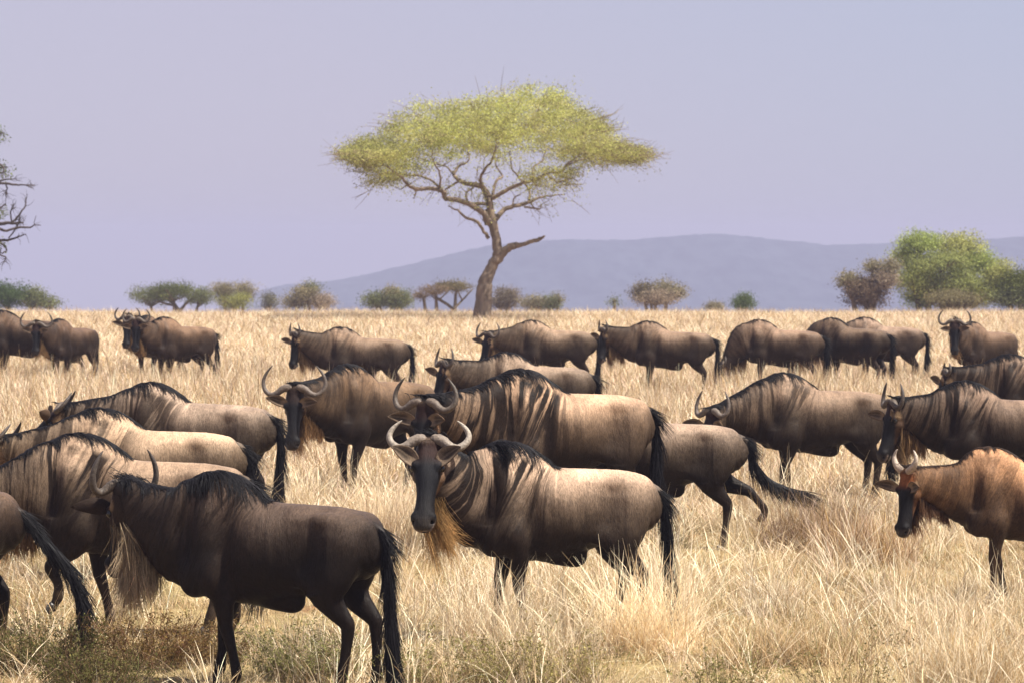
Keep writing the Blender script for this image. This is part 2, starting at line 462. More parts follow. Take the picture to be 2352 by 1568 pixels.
    c = lerpc(c, tint * .30, sstep(.13, -.10, sv) * (su < .6) * .95 * dark)  # lower sides darkened in the colour as shade
    c = lerpc(c, drk, sstep(.86, .62, z) * .92 * dark)  # dark underparts and legs, deepened with painted shade
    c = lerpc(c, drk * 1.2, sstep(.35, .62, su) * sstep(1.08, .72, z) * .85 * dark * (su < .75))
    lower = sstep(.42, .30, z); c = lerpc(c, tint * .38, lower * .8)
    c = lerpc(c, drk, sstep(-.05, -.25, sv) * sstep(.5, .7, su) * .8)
    # head
    face = inhead * np.clip(sstep(-.015, .02, hu - np.interp(ht, [0, .1, .2, .35], [.06, .03, -.01, -.06])) * sstep(.02, .09, ht), 0, 1)
    cheek = np.array(tint) * (.75, .62, .52)
    c = lerpc(c, cheek, inhead * .8)
    c = lerpc(c, np.array((.026, .014, .012)) if forehead is None else np.array(forehead), inhead * sstep(.0, .05, hu) * sstep(.17, .10, ht))
    c = lerpc(c, (.010, .010, .012), face * sstep(.06, .14, ht))
    c = lerpc(c, (.010, .0085, .0085), inhead * sstep(.30, .38, ht) * .9)
    c = lerpc(c, (.05, .043, .04), inhead * sstep(.44, .49, ht) * .8)  # greyer muzzle tip, a sheen painted into the colour
    c = lerpc(c, (.17, .13, .11), inhead * sstep(.44, .462, ht) * sstep(-.022, -.014, hu) * sstep(.016, .004, hu) * .9)
    c = lerpc(c, (.004, .003, .003), inhead * sstep(.36, .40, ht) * sstep(-.034, -.029, hu) * sstep(-.013, -.018, hu))
    c = lerpc(c, (.22, .19, .16), inhead * sstep(.44, .462, ht) * sstep(-.056, -.048, hu) * sstep(-.030, -.036, hu) * .9)
    c = lerpc(c, (.22, .15, .09), inhead * sstep(.05, .02, np.sqrt((ht - .07) ** 2 + (hu - .0) ** 2 + (np.abs(hsd) - .095) ** 2)) * .8)
    c = lerpc(c, (.004, .004, .004), inhead * sstep(.018, .008, np.sqrt((ht - .475) ** 2 + (hu - .02) ** 2 + (np.abs(hsd) - .047) ** 2)))
    stv = stripe * (1 - inhead) * sstep(-.25, .25, su) * (1 - .6 * sstep(.40, .30, z)) * sstep(.40, .50, z)
    stv = stv * (.35 + .65 * sstep(.02, .4, su)) * sstep(.32, .26, sv * (su < .55) + 0)
    uvw = np.c_[su + .12 * sv * (su > .3) + seed * 3.1, sv + seed * 1.7, sw * .5]
    hm = inhead > .5; uvw[hm] = np.c_[hsd[hm] * 1.4, ht[hm], hu[hm]] + seed
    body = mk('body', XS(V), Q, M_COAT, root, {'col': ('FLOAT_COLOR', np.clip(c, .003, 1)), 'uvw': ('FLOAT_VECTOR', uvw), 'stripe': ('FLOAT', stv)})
    # ---- horns
    hc0, hc1 = np.array(horncol[0]), np.array(horncol[1])
    Vv = unit(-Dh * .97 + Uh * .14); Uf = unit(Uh * .97 + Dh * .14)
    for sg in (1, -1):
        if calf: pts = [(.040, .012, .034), (.072, .035, .031), (.112, .07, .028), (.140, .12, .022), (.142, .17, .015), (.120, .215, .008), (.105, .23, .003)]
        else: pts = [(.030, .004, .024), (.052, .016, .032), (.10, .004, .030), (.155, -.036, .025), (.21, -.046, .022), (.262, -.008, .0195), (.282, .06, .0165), (.262, .13, .0135), (.218, .19, .007), (.195, .212, .002)]
        pts = np.array(pts); hh = horn_h / .22
        P = []
        for a, v, r in pts:
            P.append(H(-.022, .052, 0) + (Sh * sg * a * horn + Vv * (v * (hh if v > 0.03 else 1) * horn) + Uf * .015 * math.sin(a * 12)) * hs)
        A = smooth_path(np.c_[np.array(P), pts[:, 2] * hs * (1.0 if calf else 1.06)], 4)
        rad = A[:, 3] * (1 + .05 * np.sin(np.arange(len(A)) * 2.3) * (np.arange(len(A)) < len(A) * .45))
        hv, hf = sweep(A[:, :3], rad, 12)
        tt = np.r_[np.repeat(np.linspace(0, 1, len(A)), 12), 0, 1][:, None]
        hcol = hc0 * (1 - tt) + hc1 * tt
        mk('horn', hv, hf, M_HORN, root, {'col': ('FLOAT_COLOR', hcol)})
        # ear
        o = H(.115, .066, sg * .064)
        Ld = unit(Sh * sg * .90 - Dh * (earup + .15 * rng.uniform(-1, 1)) + Uh * .42); Wd = unit(Dh * .75 - Uh * .30 - Ld * (Ld @ (Dh * .75 - Uh * .3))); Nd = unit(np.cross(Ld, Wd)) 
        if Nd @ Uh < 0: Nd = -Nd
        nu, nv = 12, 9; g = []
        el = .205 * ears * hs
        for i in range(nu):
            u = i / (nu - 1); w = .044 * hs * (math.sin(math.pi * min(1, (u * .93 + .07)) ** .8) ** .75 + .15 * (1 - u))
            for j in range(nv):
                v = j / (nv - 1) * 2 - 1
                g.append(o + Ld * el * (u - .04) + Wd * w * v - Nd * .020 * (1 - v * v) * math.sin(math.pi * min(1, u + .12)) - Wd * .012 * math.sin(u * 3))
        g = np.array(g); g2 = g - Nd * .007
        idx = np.arange(nu * nv).reshape(nu, nv)
        q1 = np.stack([idx[:-1, :-1], idx[1:, :-1], idx[1:, 1:], idx[:-1, 1:]], -1).reshape(-1, 4); n0 = nu * nv
        rim = np.r_[idx[0, :], idx[1:, -1], idx[-1, -2::-1], idx[-2:0:-1, 0]]
        rq = np.array([[rim[i], rim[(i + 1) % len(rim)], rim[(i + 1) % len(rim)] + n0, rim[i] + n0] for i in range(len(rim))])
        uu = np.repeat(np.linspace(0, 1, nu), nv); vv = np.tile(np.linspace(-1, 1, nv), nu)
        inner = np.array((.17, .12, .08))[None] * np.ones((n0, 1)); dk = np.exp(-((np.abs(vv) - .30) / .34) ** 2) * sstep(.15, .4, uu); inner = lerpc(inner, (.02, .014, .01), dk * .9)
        inner = lerpc(inner, (.05, .03, .02), sstep(.85, 1, np.abs(vv)) * .7)
        outer = np.tile(np.array(tint) * (.6, .5, .42), (n0, 1))
        mk('ear', np.r_[g, g2], np.r_[q1, q1[:, ::-1] + n0, rq], M_EAR, root, {'col': ('FLOAT_COLOR', np.r_[inner, outer])})
        # eye
        e = H(.13, .016, sg * .083); ev, ef = [], []
        for i in range(9):
            for j in range(12):
                a, b = math.pi * (i + .02) / 8.04, 2 * math.pi * j / 12
                ev.append(e + .021 * hs * np.array([math.sin(a) * math.cos(b), math.sin(a) * math.sin(b), math.cos(a)]))
        for i in range(8):
            for j in range(12): ef.append([i * 12 + j, (i + 1) * 12 + j, (i + 1) * 12 + (j + 1) % 12, i * 12 + (j + 1) % 12])
        mk('eye', ev, ef, M_EYE, root)
    # ---- mane: from poll over the neck crest to behind the withers
    hk = np.array((.008, .007, .008)) if not calf else np.array((.03, .018, .012))
    n = int(1500 * hair); crest = spine[(spine[:, 9] > .12)]
    ss = rng.uniform(.16, .62 + neckL * 1.0, n); ss[: n // 8] = .62 + neckL
    cp = np.stack([np.interp(ss, crest[:, 9], crest[:, q] + crest[:, 3 + q] * (crest[:, 6] - .004)) for q in range(3)], -1)
    cu = np.stack([np.interp(ss, crest[:, 9], crest[:, 3 + q]) for q in range(3)], -1)
    cp += rng.normal(0, 1, (n, 1)) * np.array([[0, .012, 0]]); cp[: n // 8] += rng.normal(0, 1, (n // 8, 1)) * Sh[None] * .035 + np.abs(rng.normal(0, 1, (n // 8, 1))) * nd[None] * .05
    tang = np.gradient(crest[:, :3], axis=0); tang /= np.linalg.norm(tang, axis=1)[:, None]
    ct = np.stack([np.interp(ss, crest[:, 9], tang[:, q]) for q in range(3)], -1)
    side = np.cross(cu, ct)*-1
    sgn = np.where(rng.random(n) < .7, mane_side, -mane_side)[:, None]
    clump = np.sin(ss * 37 + seed)[:, None] * .25
    wb = sstep(.55, .3, ss)[:, None]
    d0 = cu * (.42 - .22 * wb) + np.array([[0, 1, 0]]) * sgn * (.5 + clump) - ct * (.6 + 1.0 * wb)
    mln = (.085 + .085 * np.exp(-((ss - .42) / .22) ** 2)) * rng.uniform(.6, 1.3, n) * (1.0 if not calf else .6) * manelen * (.7 if s < 150 else 1)
    mv, mf, mc = strands(Fd, cp, d0, mln, .30, 7, .0024 / max(hair, .35) ** .5, .10, .004, hk, .35, rng=rng)
    mk('mane', XS(mv), mf, M_HAIR, root, {'col': ('FLOAT_COLOR', mc)})
    # ---- beard along jaw and throat
    n = int(1800 * hair * fine)
    u = rng.random(n)
    rts = []; 
    thr = spine[spine[:, 9] > .70]
    for q in u:
        if q < .42: t = .12 + .26 * (q / .42); rts.append(H(t, -np.interp(t, [.1, .2, .3, .4], [.138, .128, .100, .08]), rng.normal(0, .028)))
        else:
            sx = np.interp(q, [.42, 1], [.62 + neckL * .98, .76]); p = np.array([np.interp(sx, thr[:, 9], thr[:, i] - thr[:, 3 + i] * (thr[:, 7] + .0)) for i in range(3)])
            rts.append(p + np.array([rng.normal(0, .01), rng.normal(0, .026), 0]))
    rts = np.array(rts); ok = Fd.sample(rts) > -.03; rts = rts[ok]; u = u[ok]; n = len(rts); d0 = np.tile(np.array([[-.18, 0, -1]]), (n, 1)) + rng.normal(0, .12, (n, 3))
    jm = (u < .42)[:, None]; d0 = d0 - jm * Uh[None] * .9
    bl = beardlen * rng.uniform(.55, 1.15, n) * (.65 + .5 * np.sin(np.pi * np.clip(u * 1.1, 0, 1)))
    bc = np.array(beard)
    bv, bf, bcl = strands(Fd, rts, d0, bl, .35, 6, .0024 / max(hair, .35) ** .5 / fine ** .7, .17, .003, bc * .30, .35, bc, wind, rng=rng)
    bq = bv.reshape(n, -1, 3); w_ = (bq - Pp) / hs
    bad = (((w_ @ Uh) > -.015) & ((w_ @ Dh) > .02) & ((w_ @ Dh) < .52)).any(1); kp = np.repeat(~bad, 21); mp = np.cumsum(kp) - 1
    bf = mp[bf[kp[bf[:, 0]]]]; bv = bv[kp]; bcl = bcl[kp]
    mk('beard', bv, bf, M_BEARD, root, {'col': ('FLOAT_COLOR', bcl)})
    # ---- tail
    tp = np.array(tail if tail is not None else [(-.60, 0, 1.035), (-.72, 0, 1.0), (-.775, 0, .86), (-.785, .01, .68), (-.775, .01, .50), (-.765, .0, .34)], float)
    A = smooth_path(np.c_[tp, np.array([.042, .034, .026, .026, .024, .008][:len(tp)])], 5)
    tv, tf = sweep(A[:, :3], A[:, 3], 10)
    tv = XS(tv); bag = Bag(); tcol = np.r_[np.repeat(np.linspace(0, 1, len(A)), 10), 0, 1]
    bag.add(tv, tf, lerpc(np.tile(np.array(tint) * .6, (len(tv), 1)), hk * .6, sstep(.15, .3, tcol)))
    n = int(1100 * hair); tt = rng.uniform(.05, .93, n); ar = np.linspace(0, 1, len(A))
    pr = np.stack([np.interp(tt, ar, A[:, q]) for q in range(3)], -1); tg = np.gradient(A[:, :3], axis=0); tg /= np.linalg.norm(tg, axis=1)[:, None]
    tgi = np.stack([np.interp(tt, ar, tg[:, q]) for q in range(3)], -1)
    off = rng.normal(0, 1, (n, 3)); off -= tgi * (off * tgi).sum(1)[:, None]; off /= np.linalg.norm(off, axis=1)[:, None]
    hv, hf, hcl = strands(None, pr + off * .02, tgi + off * .16, rng.uniform(.14, .30, n) * (.7 + .6 * tt), .07, 6, .0026 / max(hair, .35) ** .5, .045, 0, hk, .3, rng=rng)
    bag.add(XS(hv), hf, hcl)
    bag.build('tail', M_HAIR, root)
    if hooves:
        for (hp0, hp1) in hoofpos:
            for sg in (1, -1):
                pass
            b = Bag()
            for sg in (1, -1):
                c0 = hp0 + np.array([.004, sg * .017, 0]); 
                P = np.array([c0 + [-.012, 0, .035], c0 + [0, 0, .018], c0 + [.016, 0, -.012], c0 + [.022, 0, -.028]])
                vv_, ff_ = sweep(P, [.020, .024, .028, .029], 10)
                b.add(XS(vv_), ff_, (.02, .017, .015))
            b.build('hoof', M_HOOF, root)
    tag(root, label, 'wildebeest', group)
    return root

# ================================================================== THE HERD
HG = 'wildebeest grazing and walking in the dry grass'
GREY = (.15, .108, .078); TAN = (.25, .185, .135); DARKB = (.075, .052, .038); PALE = (.23, .17, .125)
PALEHORN = ((.14, .105, .08), (.34, .29, .23))
def front(): pass
# front row
wildebeest('wildebeest', 488, 378, 1.0, 160, 'dark brown bull in the left foreground seen side on, pale beard, long black tail', HG, 25, -6, -72, -42, fine=1.7, neckL=.52, ln=.92, earup=-.15, ears=1.15, manelen=1.5,
           legs=dict(fl=(-.16, 0, 0), fr=(.10, 0, 0), hl=(.02, 0, 0), hr=(-.12, 0, 0)), vox=.011, tint=(.062, .045, .036), stripe=.85, hooves=True, beard=(.55, .40, .24), beardlen=.34, hair=1.5, horn=.70, horn_h=.32,
           tail=[(-.60, 0, 1.035), (-.735, .02, .98), (-.77, .03, .84), (-.79, .03, .60), (-.81, .04, .36), (-.84, .05, .10)], seed=1)
wildebeest('wildebeest', 1150, 338, 1.02, 187, 'pale backed wildebeest in the centre facing the camera, curved white horns and golden beard', HG, 40, 27, -60, 76, ears=.86, headk=1.07, wind=(-.16, 0, 0), fine=1.7, neckL=0.52, ln=0.88,
           legs=dict(fl=(-.08, 0, 0), fr=(.10, 0, 0), hl=(-.05, 0, 0), hr=(.12, 0, 0)), vox=.011, tint=(.36, .27, .205), stripe=1.0, hooves=True, beard=(.50, .29, .11), beardlen=.33, hair=1.5, horncol=PALEHORN, horn=.83, horn_h=.16, seed=2, earup=.50, manelen=1.5,
           tail=[(-.60, 0, 1.035), (-.735, .02, .97), (-.775, .03, .82), (-.80, .04, .60), (-.82, .05, .36), (-.84, .05, .10)])
wildebeest('wildebeest', 2262, 305, .88, 182, 'ginger brown young wildebeest with a rusty forehead and short straight horns at the right edge', HG, 14, 18, -80, 40,
           legs=dict(fl=(.02, 0, 0), fr=(-.12, 0, 0)), vox=.011, tint=(.30, .175, .10), stripe=.35, hooves=True, beard=(.20, .10, .05), beardlen=.15, hair=1.0, calf=True, horncol=((.30, .22, .16), (.45, .38, .30)), forehead=(.17, .06, .022), seed=3, earup=.15, ears=1.08, dark=.9, horn=.85)
wildebeest('wildebeest', -370, 356, 1.0, 180, 'wildebeest leaving the left edge, only rump, hind legs and black tail showing', HG,
           legs=dict(hl=(.22, 0, 0), hr=(-.05, 0, 0)), vox=.012, tint=(.10, .068, .05), tail=[(-.60, 0, 1.035), (-.74, .02, .95), (-.88, .04, .80), (-1.04, .06, .62), (-1.12, .07, .45), (-1.15, .07, .27)], seed=4, hooves=True, hair=1.2)
# left group
wildebeest('wildebeest', 165, 330, 1.06, 178, 'striped wildebeest behind the dark foreground bull, head out of frame, one foreleg bent', HG, -8, 6, -55, 10,
           legs=dict(fl=(.16, .16, .10), fr=(-.16, 0, 0), hl=(.05, 0, 0), hr=(-.1, 0, 0)), vox=.012, tint=TAN, stripe=1.0, seed=5, hooves=True, hair=1.2)
wildebeest('wildebeest', 215, 286, 1.02, 184, 'sandy wildebeest with a smooth pale back, middle one of the overlapping left group', HG, 6, -4, -40, -10,
           vox=.012, tint=(.36, .27, .195), stripe=.75, seed=6, horn=.8, hair=1.1)
wildebeest('wildebeest', 335, 246, 1.05, 170, 'grey brown wildebeest farthest back of the overlapping left group, black curled mane', HG, 8, 2, -42, 12,
           vox=.013, tint=(.25, .195, .155), stripe=.85, neckL=0.62, seed=7, horn=.8, manelen=1.2)
# middle group
wildebeest('wildebeest', 790, 219, 1.08, 226, 'brown wildebeest facing the camera with wide horns, left of the striped bull', HG, 12, 6, -76, 34,
           legs=dict(fl=(.10, 0, 0), fr=(-.06, 0, 0)), vox=.013, tint=(.13, .088, .058), stripe=.5, seed=8, horn=1.02, beard=(.25, .13, .05), beardlen=.2, horncol=((.14, .105, .08), (.08, .065, .055)), forehead=(.03, .02, .018))
wildebeest('wildebeest', 1185, 267, 1.18, 198, 'boldly striped bull standing behind the pale centre animal, black hair on its withers', HG, 10, 8, -72, 44, ln=.86, headk=.92, z0=.06,
           vox=.012, tint=(.34, .24, .17), stripe=1.35, seed=9, horn=.92, horncol=((.14, .105, .08), (.06, .05, .04)), manelen=1.25, earup=.1)
wildebeest('wildebeest', 1408, 258, 1.0, 178, 'trotting wildebeest behind the centre pair, tail streaming out over the grass', HG, z0=-.03,
           legs=dict(hl=(-.02, 0, 0), hr=(-.42, .26, 0), fl=(.25, 0, 0), fr=(-.1, 0, 0)), vox=.012, tint=(.24, .185, .145), stripe=.5, seed=10, hooves=True,
           tail=[(-.60, 0, 1.035), (-.74, 0, .98), (-.80, .0, .82), (-.92, .0, .66), (-1.08, 0, .57), (-1.27, 0, .52)])
wildebeest('wildebeest', 1155, 178, 1.0, 180, 'pale grey wildebeest directly behind the striped bull, head low to the left', HG, 18, 6, -70, 30, vox=.015, tint=(.20, .155, .12), stripe=.45, neckL=0.62, seed=11, horn=.72, horn_h=.28, hair=.8)
wildebeest('wildebeest', 1790, 224, 1.03, 196, 'wildebeest with sunlit back walking at right, one ear held out flat', HG, -5, 4, -70, 34,
           legs=dict(fl=(.12, 0, 0), fr=(-.1, 0, 0)), vox=.013, tint=(.19, .14, .105), stripe=.8, neckL=0.56, seed=12, horn=.66, horn_h=.32, earup=-.1, horncol=((.14, .11, .085), (.09, .07, .06)))
wildebeest('wildebeest', 2205, 236, 1.0, 180, 'dark striped wildebeest at the right edge above the ginger young one, head lowered', HG, 14, 6, -74, 22, neckL=.5, vox=.013, tint=(.15, .11, .085), stripe=1.0, seed=13, horn=.66, horn_h=.3)
wildebeest('wildebeest', 2312, 188, 1.0, 180, 'wildebeest half hidden at the right edge, one upright horn and dark face showing', HG, 12, 4, -70, 8, vox=.015, tint=(.15, .11, .085), stripe=.9, seed=14, horn=.5, hair=.8)
# back rows
wildebeest('wildebeest', 775, 140, 1.0, 186, 'grazing wildebeest far back above the wide horned one, standing alone side on', HG, 24, 4, -80, 26, vox=.018, tint=(.13, .095, .07), stripe=.45, seed=15, horn=.55, horn_h=.32, hair=.6)
wildebeest('wildebeest', 1215, 131, 1.0, 184, 'humped wildebeest in the back row whose rump meets the next one', HG, 8, 4, -70, 40, vox=.018, tint=(.15, .11, .08), stripe=.4, seed=16, horn=.95, hair=.6)
wildebeest('wildebeest', 1482, 135, 1.0, 176, 'back row wildebeest right of the tree trunk, dark face and black tail over its heel', HG, 20, 2, -80, 30, vox=.018, tint=(.125, .09, .066), stripe=.4, seed=17, horn=.5, horn_h=.32, hair=.6)
wildebeest('wildebeest', 1737, 131, 1.0, 178, 'grazing wildebeest in the back row with its head hidden in the grass', HG, -48, 2, -70, 6, neckL=.58, vox=.018, tint=(.13, .092, .068), stripe=.35, seed=18, horn=.6, hair=.6)
wildebeest('wildebeest', 1905, 129, 1.0, 150, 'dark wildebeest between two others in the back row, turned partly away', HG, -25, -4, -70, -8, vox=.018, tint=(.085, .062, .046), stripe=.35, seed=19, horn=.6, hair=.6)
wildebeest('wildebeest', 1980, 123, 1.0, 183, 'back row wildebeest with a pale rump patch and hanging tail', HG, 0, 0, -60, 6, vox=.018, tint=(.15, .11, .085), stripe=.45, seed=20, horn=.7, hair=.6)
wildebeest('wildebeest', 2228, 131, 1.0, 222, 'wildebeest staring at the camera with round lyre horns at the far right', HG, 42, 14, -78, 42, vox=.016, tint=(.10, .068, .048), stripe=.35, neckL=0.52, seed=21, horn=.92, horn_h=.22, hair=.6)
wildebeest('wildebeest', -2, 124, 1.05, 178, 'dark wildebeest cut by the left edge in the back row', HG, -6, 0, -60, 0, vox=.018, tint=(.07, .048, .035), stripe=.3, seed=22, hair=.6)
wildebeest('wildebeest', 132, 127, .97, 242, 'dark wildebeest at far left facing the camera, horns spread above its long face', HG, 26, 0, -78, 20, vox=.016, tint=(.075, .05, .036), stripe=.3, seed=23, horn=1.0, hair=.6)
wildebeest('wildebeest', 372, 127, 1.0, 222, 'brown wildebeest looking at the camera, nearer of the far left pair', HG, 34, 4, -78, 36, vox=.016, tint=(.10, .066, .045), stripe=.35, neckL=0.53, seed=24, horn=.85, hair=.6)
wildebeest('wildebeest', 333, 123, 1.0, 244, 'wildebeest mostly hidden behind its neighbour in the far left pair, head and ear showing', HG, 36, -2, -76, 14, vox=.016, tint=(.09, .062, .045), stripe=.35, neckL=0.53, seed=25, horn=.8, hair=.6)

# ================================================================== GROUND AND HILLS
def ground():
    yy = np.r_[np.arange(14, 40, .16), np.geomspace(40, 3200, 230)]
    u = np.linspace(-1, 1, 241); u = u * (.35 + .65 * u * u)
    X = u[None] * (12 + .62 * yy[:, None]); Y = np.repeat(yy[:, None], len(u), 1)
    Z = ground_z(X, Y)
    Z = Z + (RNG.normal(0, .007, Z.shape)) * (Y < 60)
    n, m = X.shape; idx = np.arange(n * m).reshape(n, m)
    q = np.stack([idx[:-1, :-1], idx[:-1, 1:], idx[1:, 1:], idx[1:, :-1]], -1).reshape(-1, 4)
    mt, nt, b = newmat('dry_earth')
    tc = N(nt, 'ShaderNodeTexCoord').outputs['Object']
    a = noise(nt, tc, .9, 5, .6); c = noise(nt, tc, 24, 6, .7); g = noise(nt, vmul(nt, tc, (1.3, .6, 1)), 1, 4, .6)
    base = ramp(nt, a.outputs['Fac'], .42, .62, (.32, .225, .115, 1), (.42, .33, .17, 1)).outputs['Color']
    red = ramp(nt, g.outputs['Fac'], .60, .68).outputs['Color']
    base = mix(nt, math_(nt, 'MULTIPLY', red, .75), base, (.30, .14, .07, 1))
    fine = ramp(nt, c.outputs['Fac'], .35, .65, (.5, .47, .42, 1), (1.25, 1.22, 1.15, 1)).outputs['Color']
    L(nt, mix(nt, 1, base, fine, 'MULTIPLY'), b.inputs['Base Color']); b.inputs['Roughness'].default_value = .95; b.inputs['Specular IOR Level'].default_value = .1
    bm = N(nt, 'ShaderNodeBump'); bm.inputs['Distance'].default_value = .04; L(nt, c.outputs['Fac'], bm.inputs['Height']); L(nt, bm.outputs['Normal'], b.inputs['Normal'])
    tag(mk('ground', np.stack([X, Y, Z], -1).reshape(-1, 3), q, mt), kind='structure')
ground()
def hills():
    D0 = 2500.0
    px = np.array([-900, 300, 560, 590, 660, 740, 850, 950, 1050, 1120, 1200, 1300, 1450, 1560, 1640, 1750, 1840, 1900, 2000, 2060, 2200, 2300, 2400, 2800, 3400])
    py = np.array([790, 745, 700, 668, 655, 648, 630, 605, 578, 565, 556, 551, 551, 541, 537, 545, 556, 563, 562, 556, 560, 548, 541, 560, 640])
    xs = np.linspace(-900, 3400, 500); ph = np.interp(xs, px, py)
    ker = np.exp(-np.linspace(-2, 2, 9) ** 2); ph = np.convolve(np.pad(ph, 4, 'edge'), ker / ker.sum(), 'valid')
    rg = np.random.default_rng(5); nz = np.cumsum(rg.normal(0, .5, 500)); nz -= np.convolve(np.pad(nz, 20, 'edge'), np.ones(41) / 41, 'valid')
    ph = ph + nz * .8 + rg.normal(0, .6, 500)
    ys = np.linspace(-620, 420, 60)
    V = []
    for j, y in enumerate(ys):
        sh = np.exp(-(y / 300) ** 2) if y < 0 else np.exp(-(y / 420) ** 2)
        d = D0 + y + 30 * np.sin(xs * .004)
        zr = pz(ph, D0) ; base = ground_z(0, d) - 2
        z = base + (zr - base) * sh + 1.6 * np.sin(xs * .021 + y * .01) * (sh * (1 - sh)) * 4 * 2 + rg.normal(0, .5, 500) * (1 - sh)
        V.append(np.stack([(xs - CX) / F * D0, d, z], -1))
    V = np.stack(V); idx = np.arange(V.shape[0] * 500).reshape(-1, 500)
    q = np.stack([idx[:-1, :-1], idx[:-1, 1:], idx[1:, 1:], idx[1:, :-1]], -1).reshape(-1, 4)
    mt, nt, b = newmat('hill_scrub'); tc = N(nt, 'ShaderNodeTexCoord').outputs['Object']
    a = noise(nt, vmul(nt, tc, (1, .35, 1)), .09, 5, .7)
    L(nt, ramp(nt, a.outputs['Fac'], .4, .6, (.014, .026, .042, 1), (.040, .056, .075, 1)).outputs['Color'], b.inputs['Base Color']); b.inputs['Roughness'].default_value = 1; b.inputs['Specular IOR Level'].default_value = 0
    tag(mk('hills', V.reshape(-1, 3), q, mt), kind='structure')
hills()

# ================================================================== TREES
def leafquads(C, size, rng, flat=.0):
    """small diamond leaflets at centres C"""
    n = len(C); a = unitv(rng.normal(0, 1, (n, 3)) * np.array([1, 1, 1 - flat])); b = rng.normal(0, 1, (n, 3)); b -= a * (a * b).sum(1)[:, None]; b = unitv(b)
    s = (size * rng.uniform(.6, 1.4, n))[:, None]
    V = np.stack([C - a * s, C + b * s * .38, C + a * s, C - b * s * .38], 1).reshape(-1, 3)
    return V, np.arange(4 * n).reshape(n, 4)
def unitv(a): return a / (np.linalg.norm(a, axis=1)[:, None] + 1e-9)
def limb(bag, P, r, n=8, jit=0, rng=RNG, col=(.16, .11, .075), rmin=.003):
    P = np.asarray(P, float)
    A = smooth_path(np.c_[P, r], 4)
    if jit: A[1:-1, :3] += rng.normal(0, jit, (len(A) - 2, 3))
    v, f = sweep(A[:, :3], np.maximum(A[:, 3], rmin), n); bag.add(v, f, col)

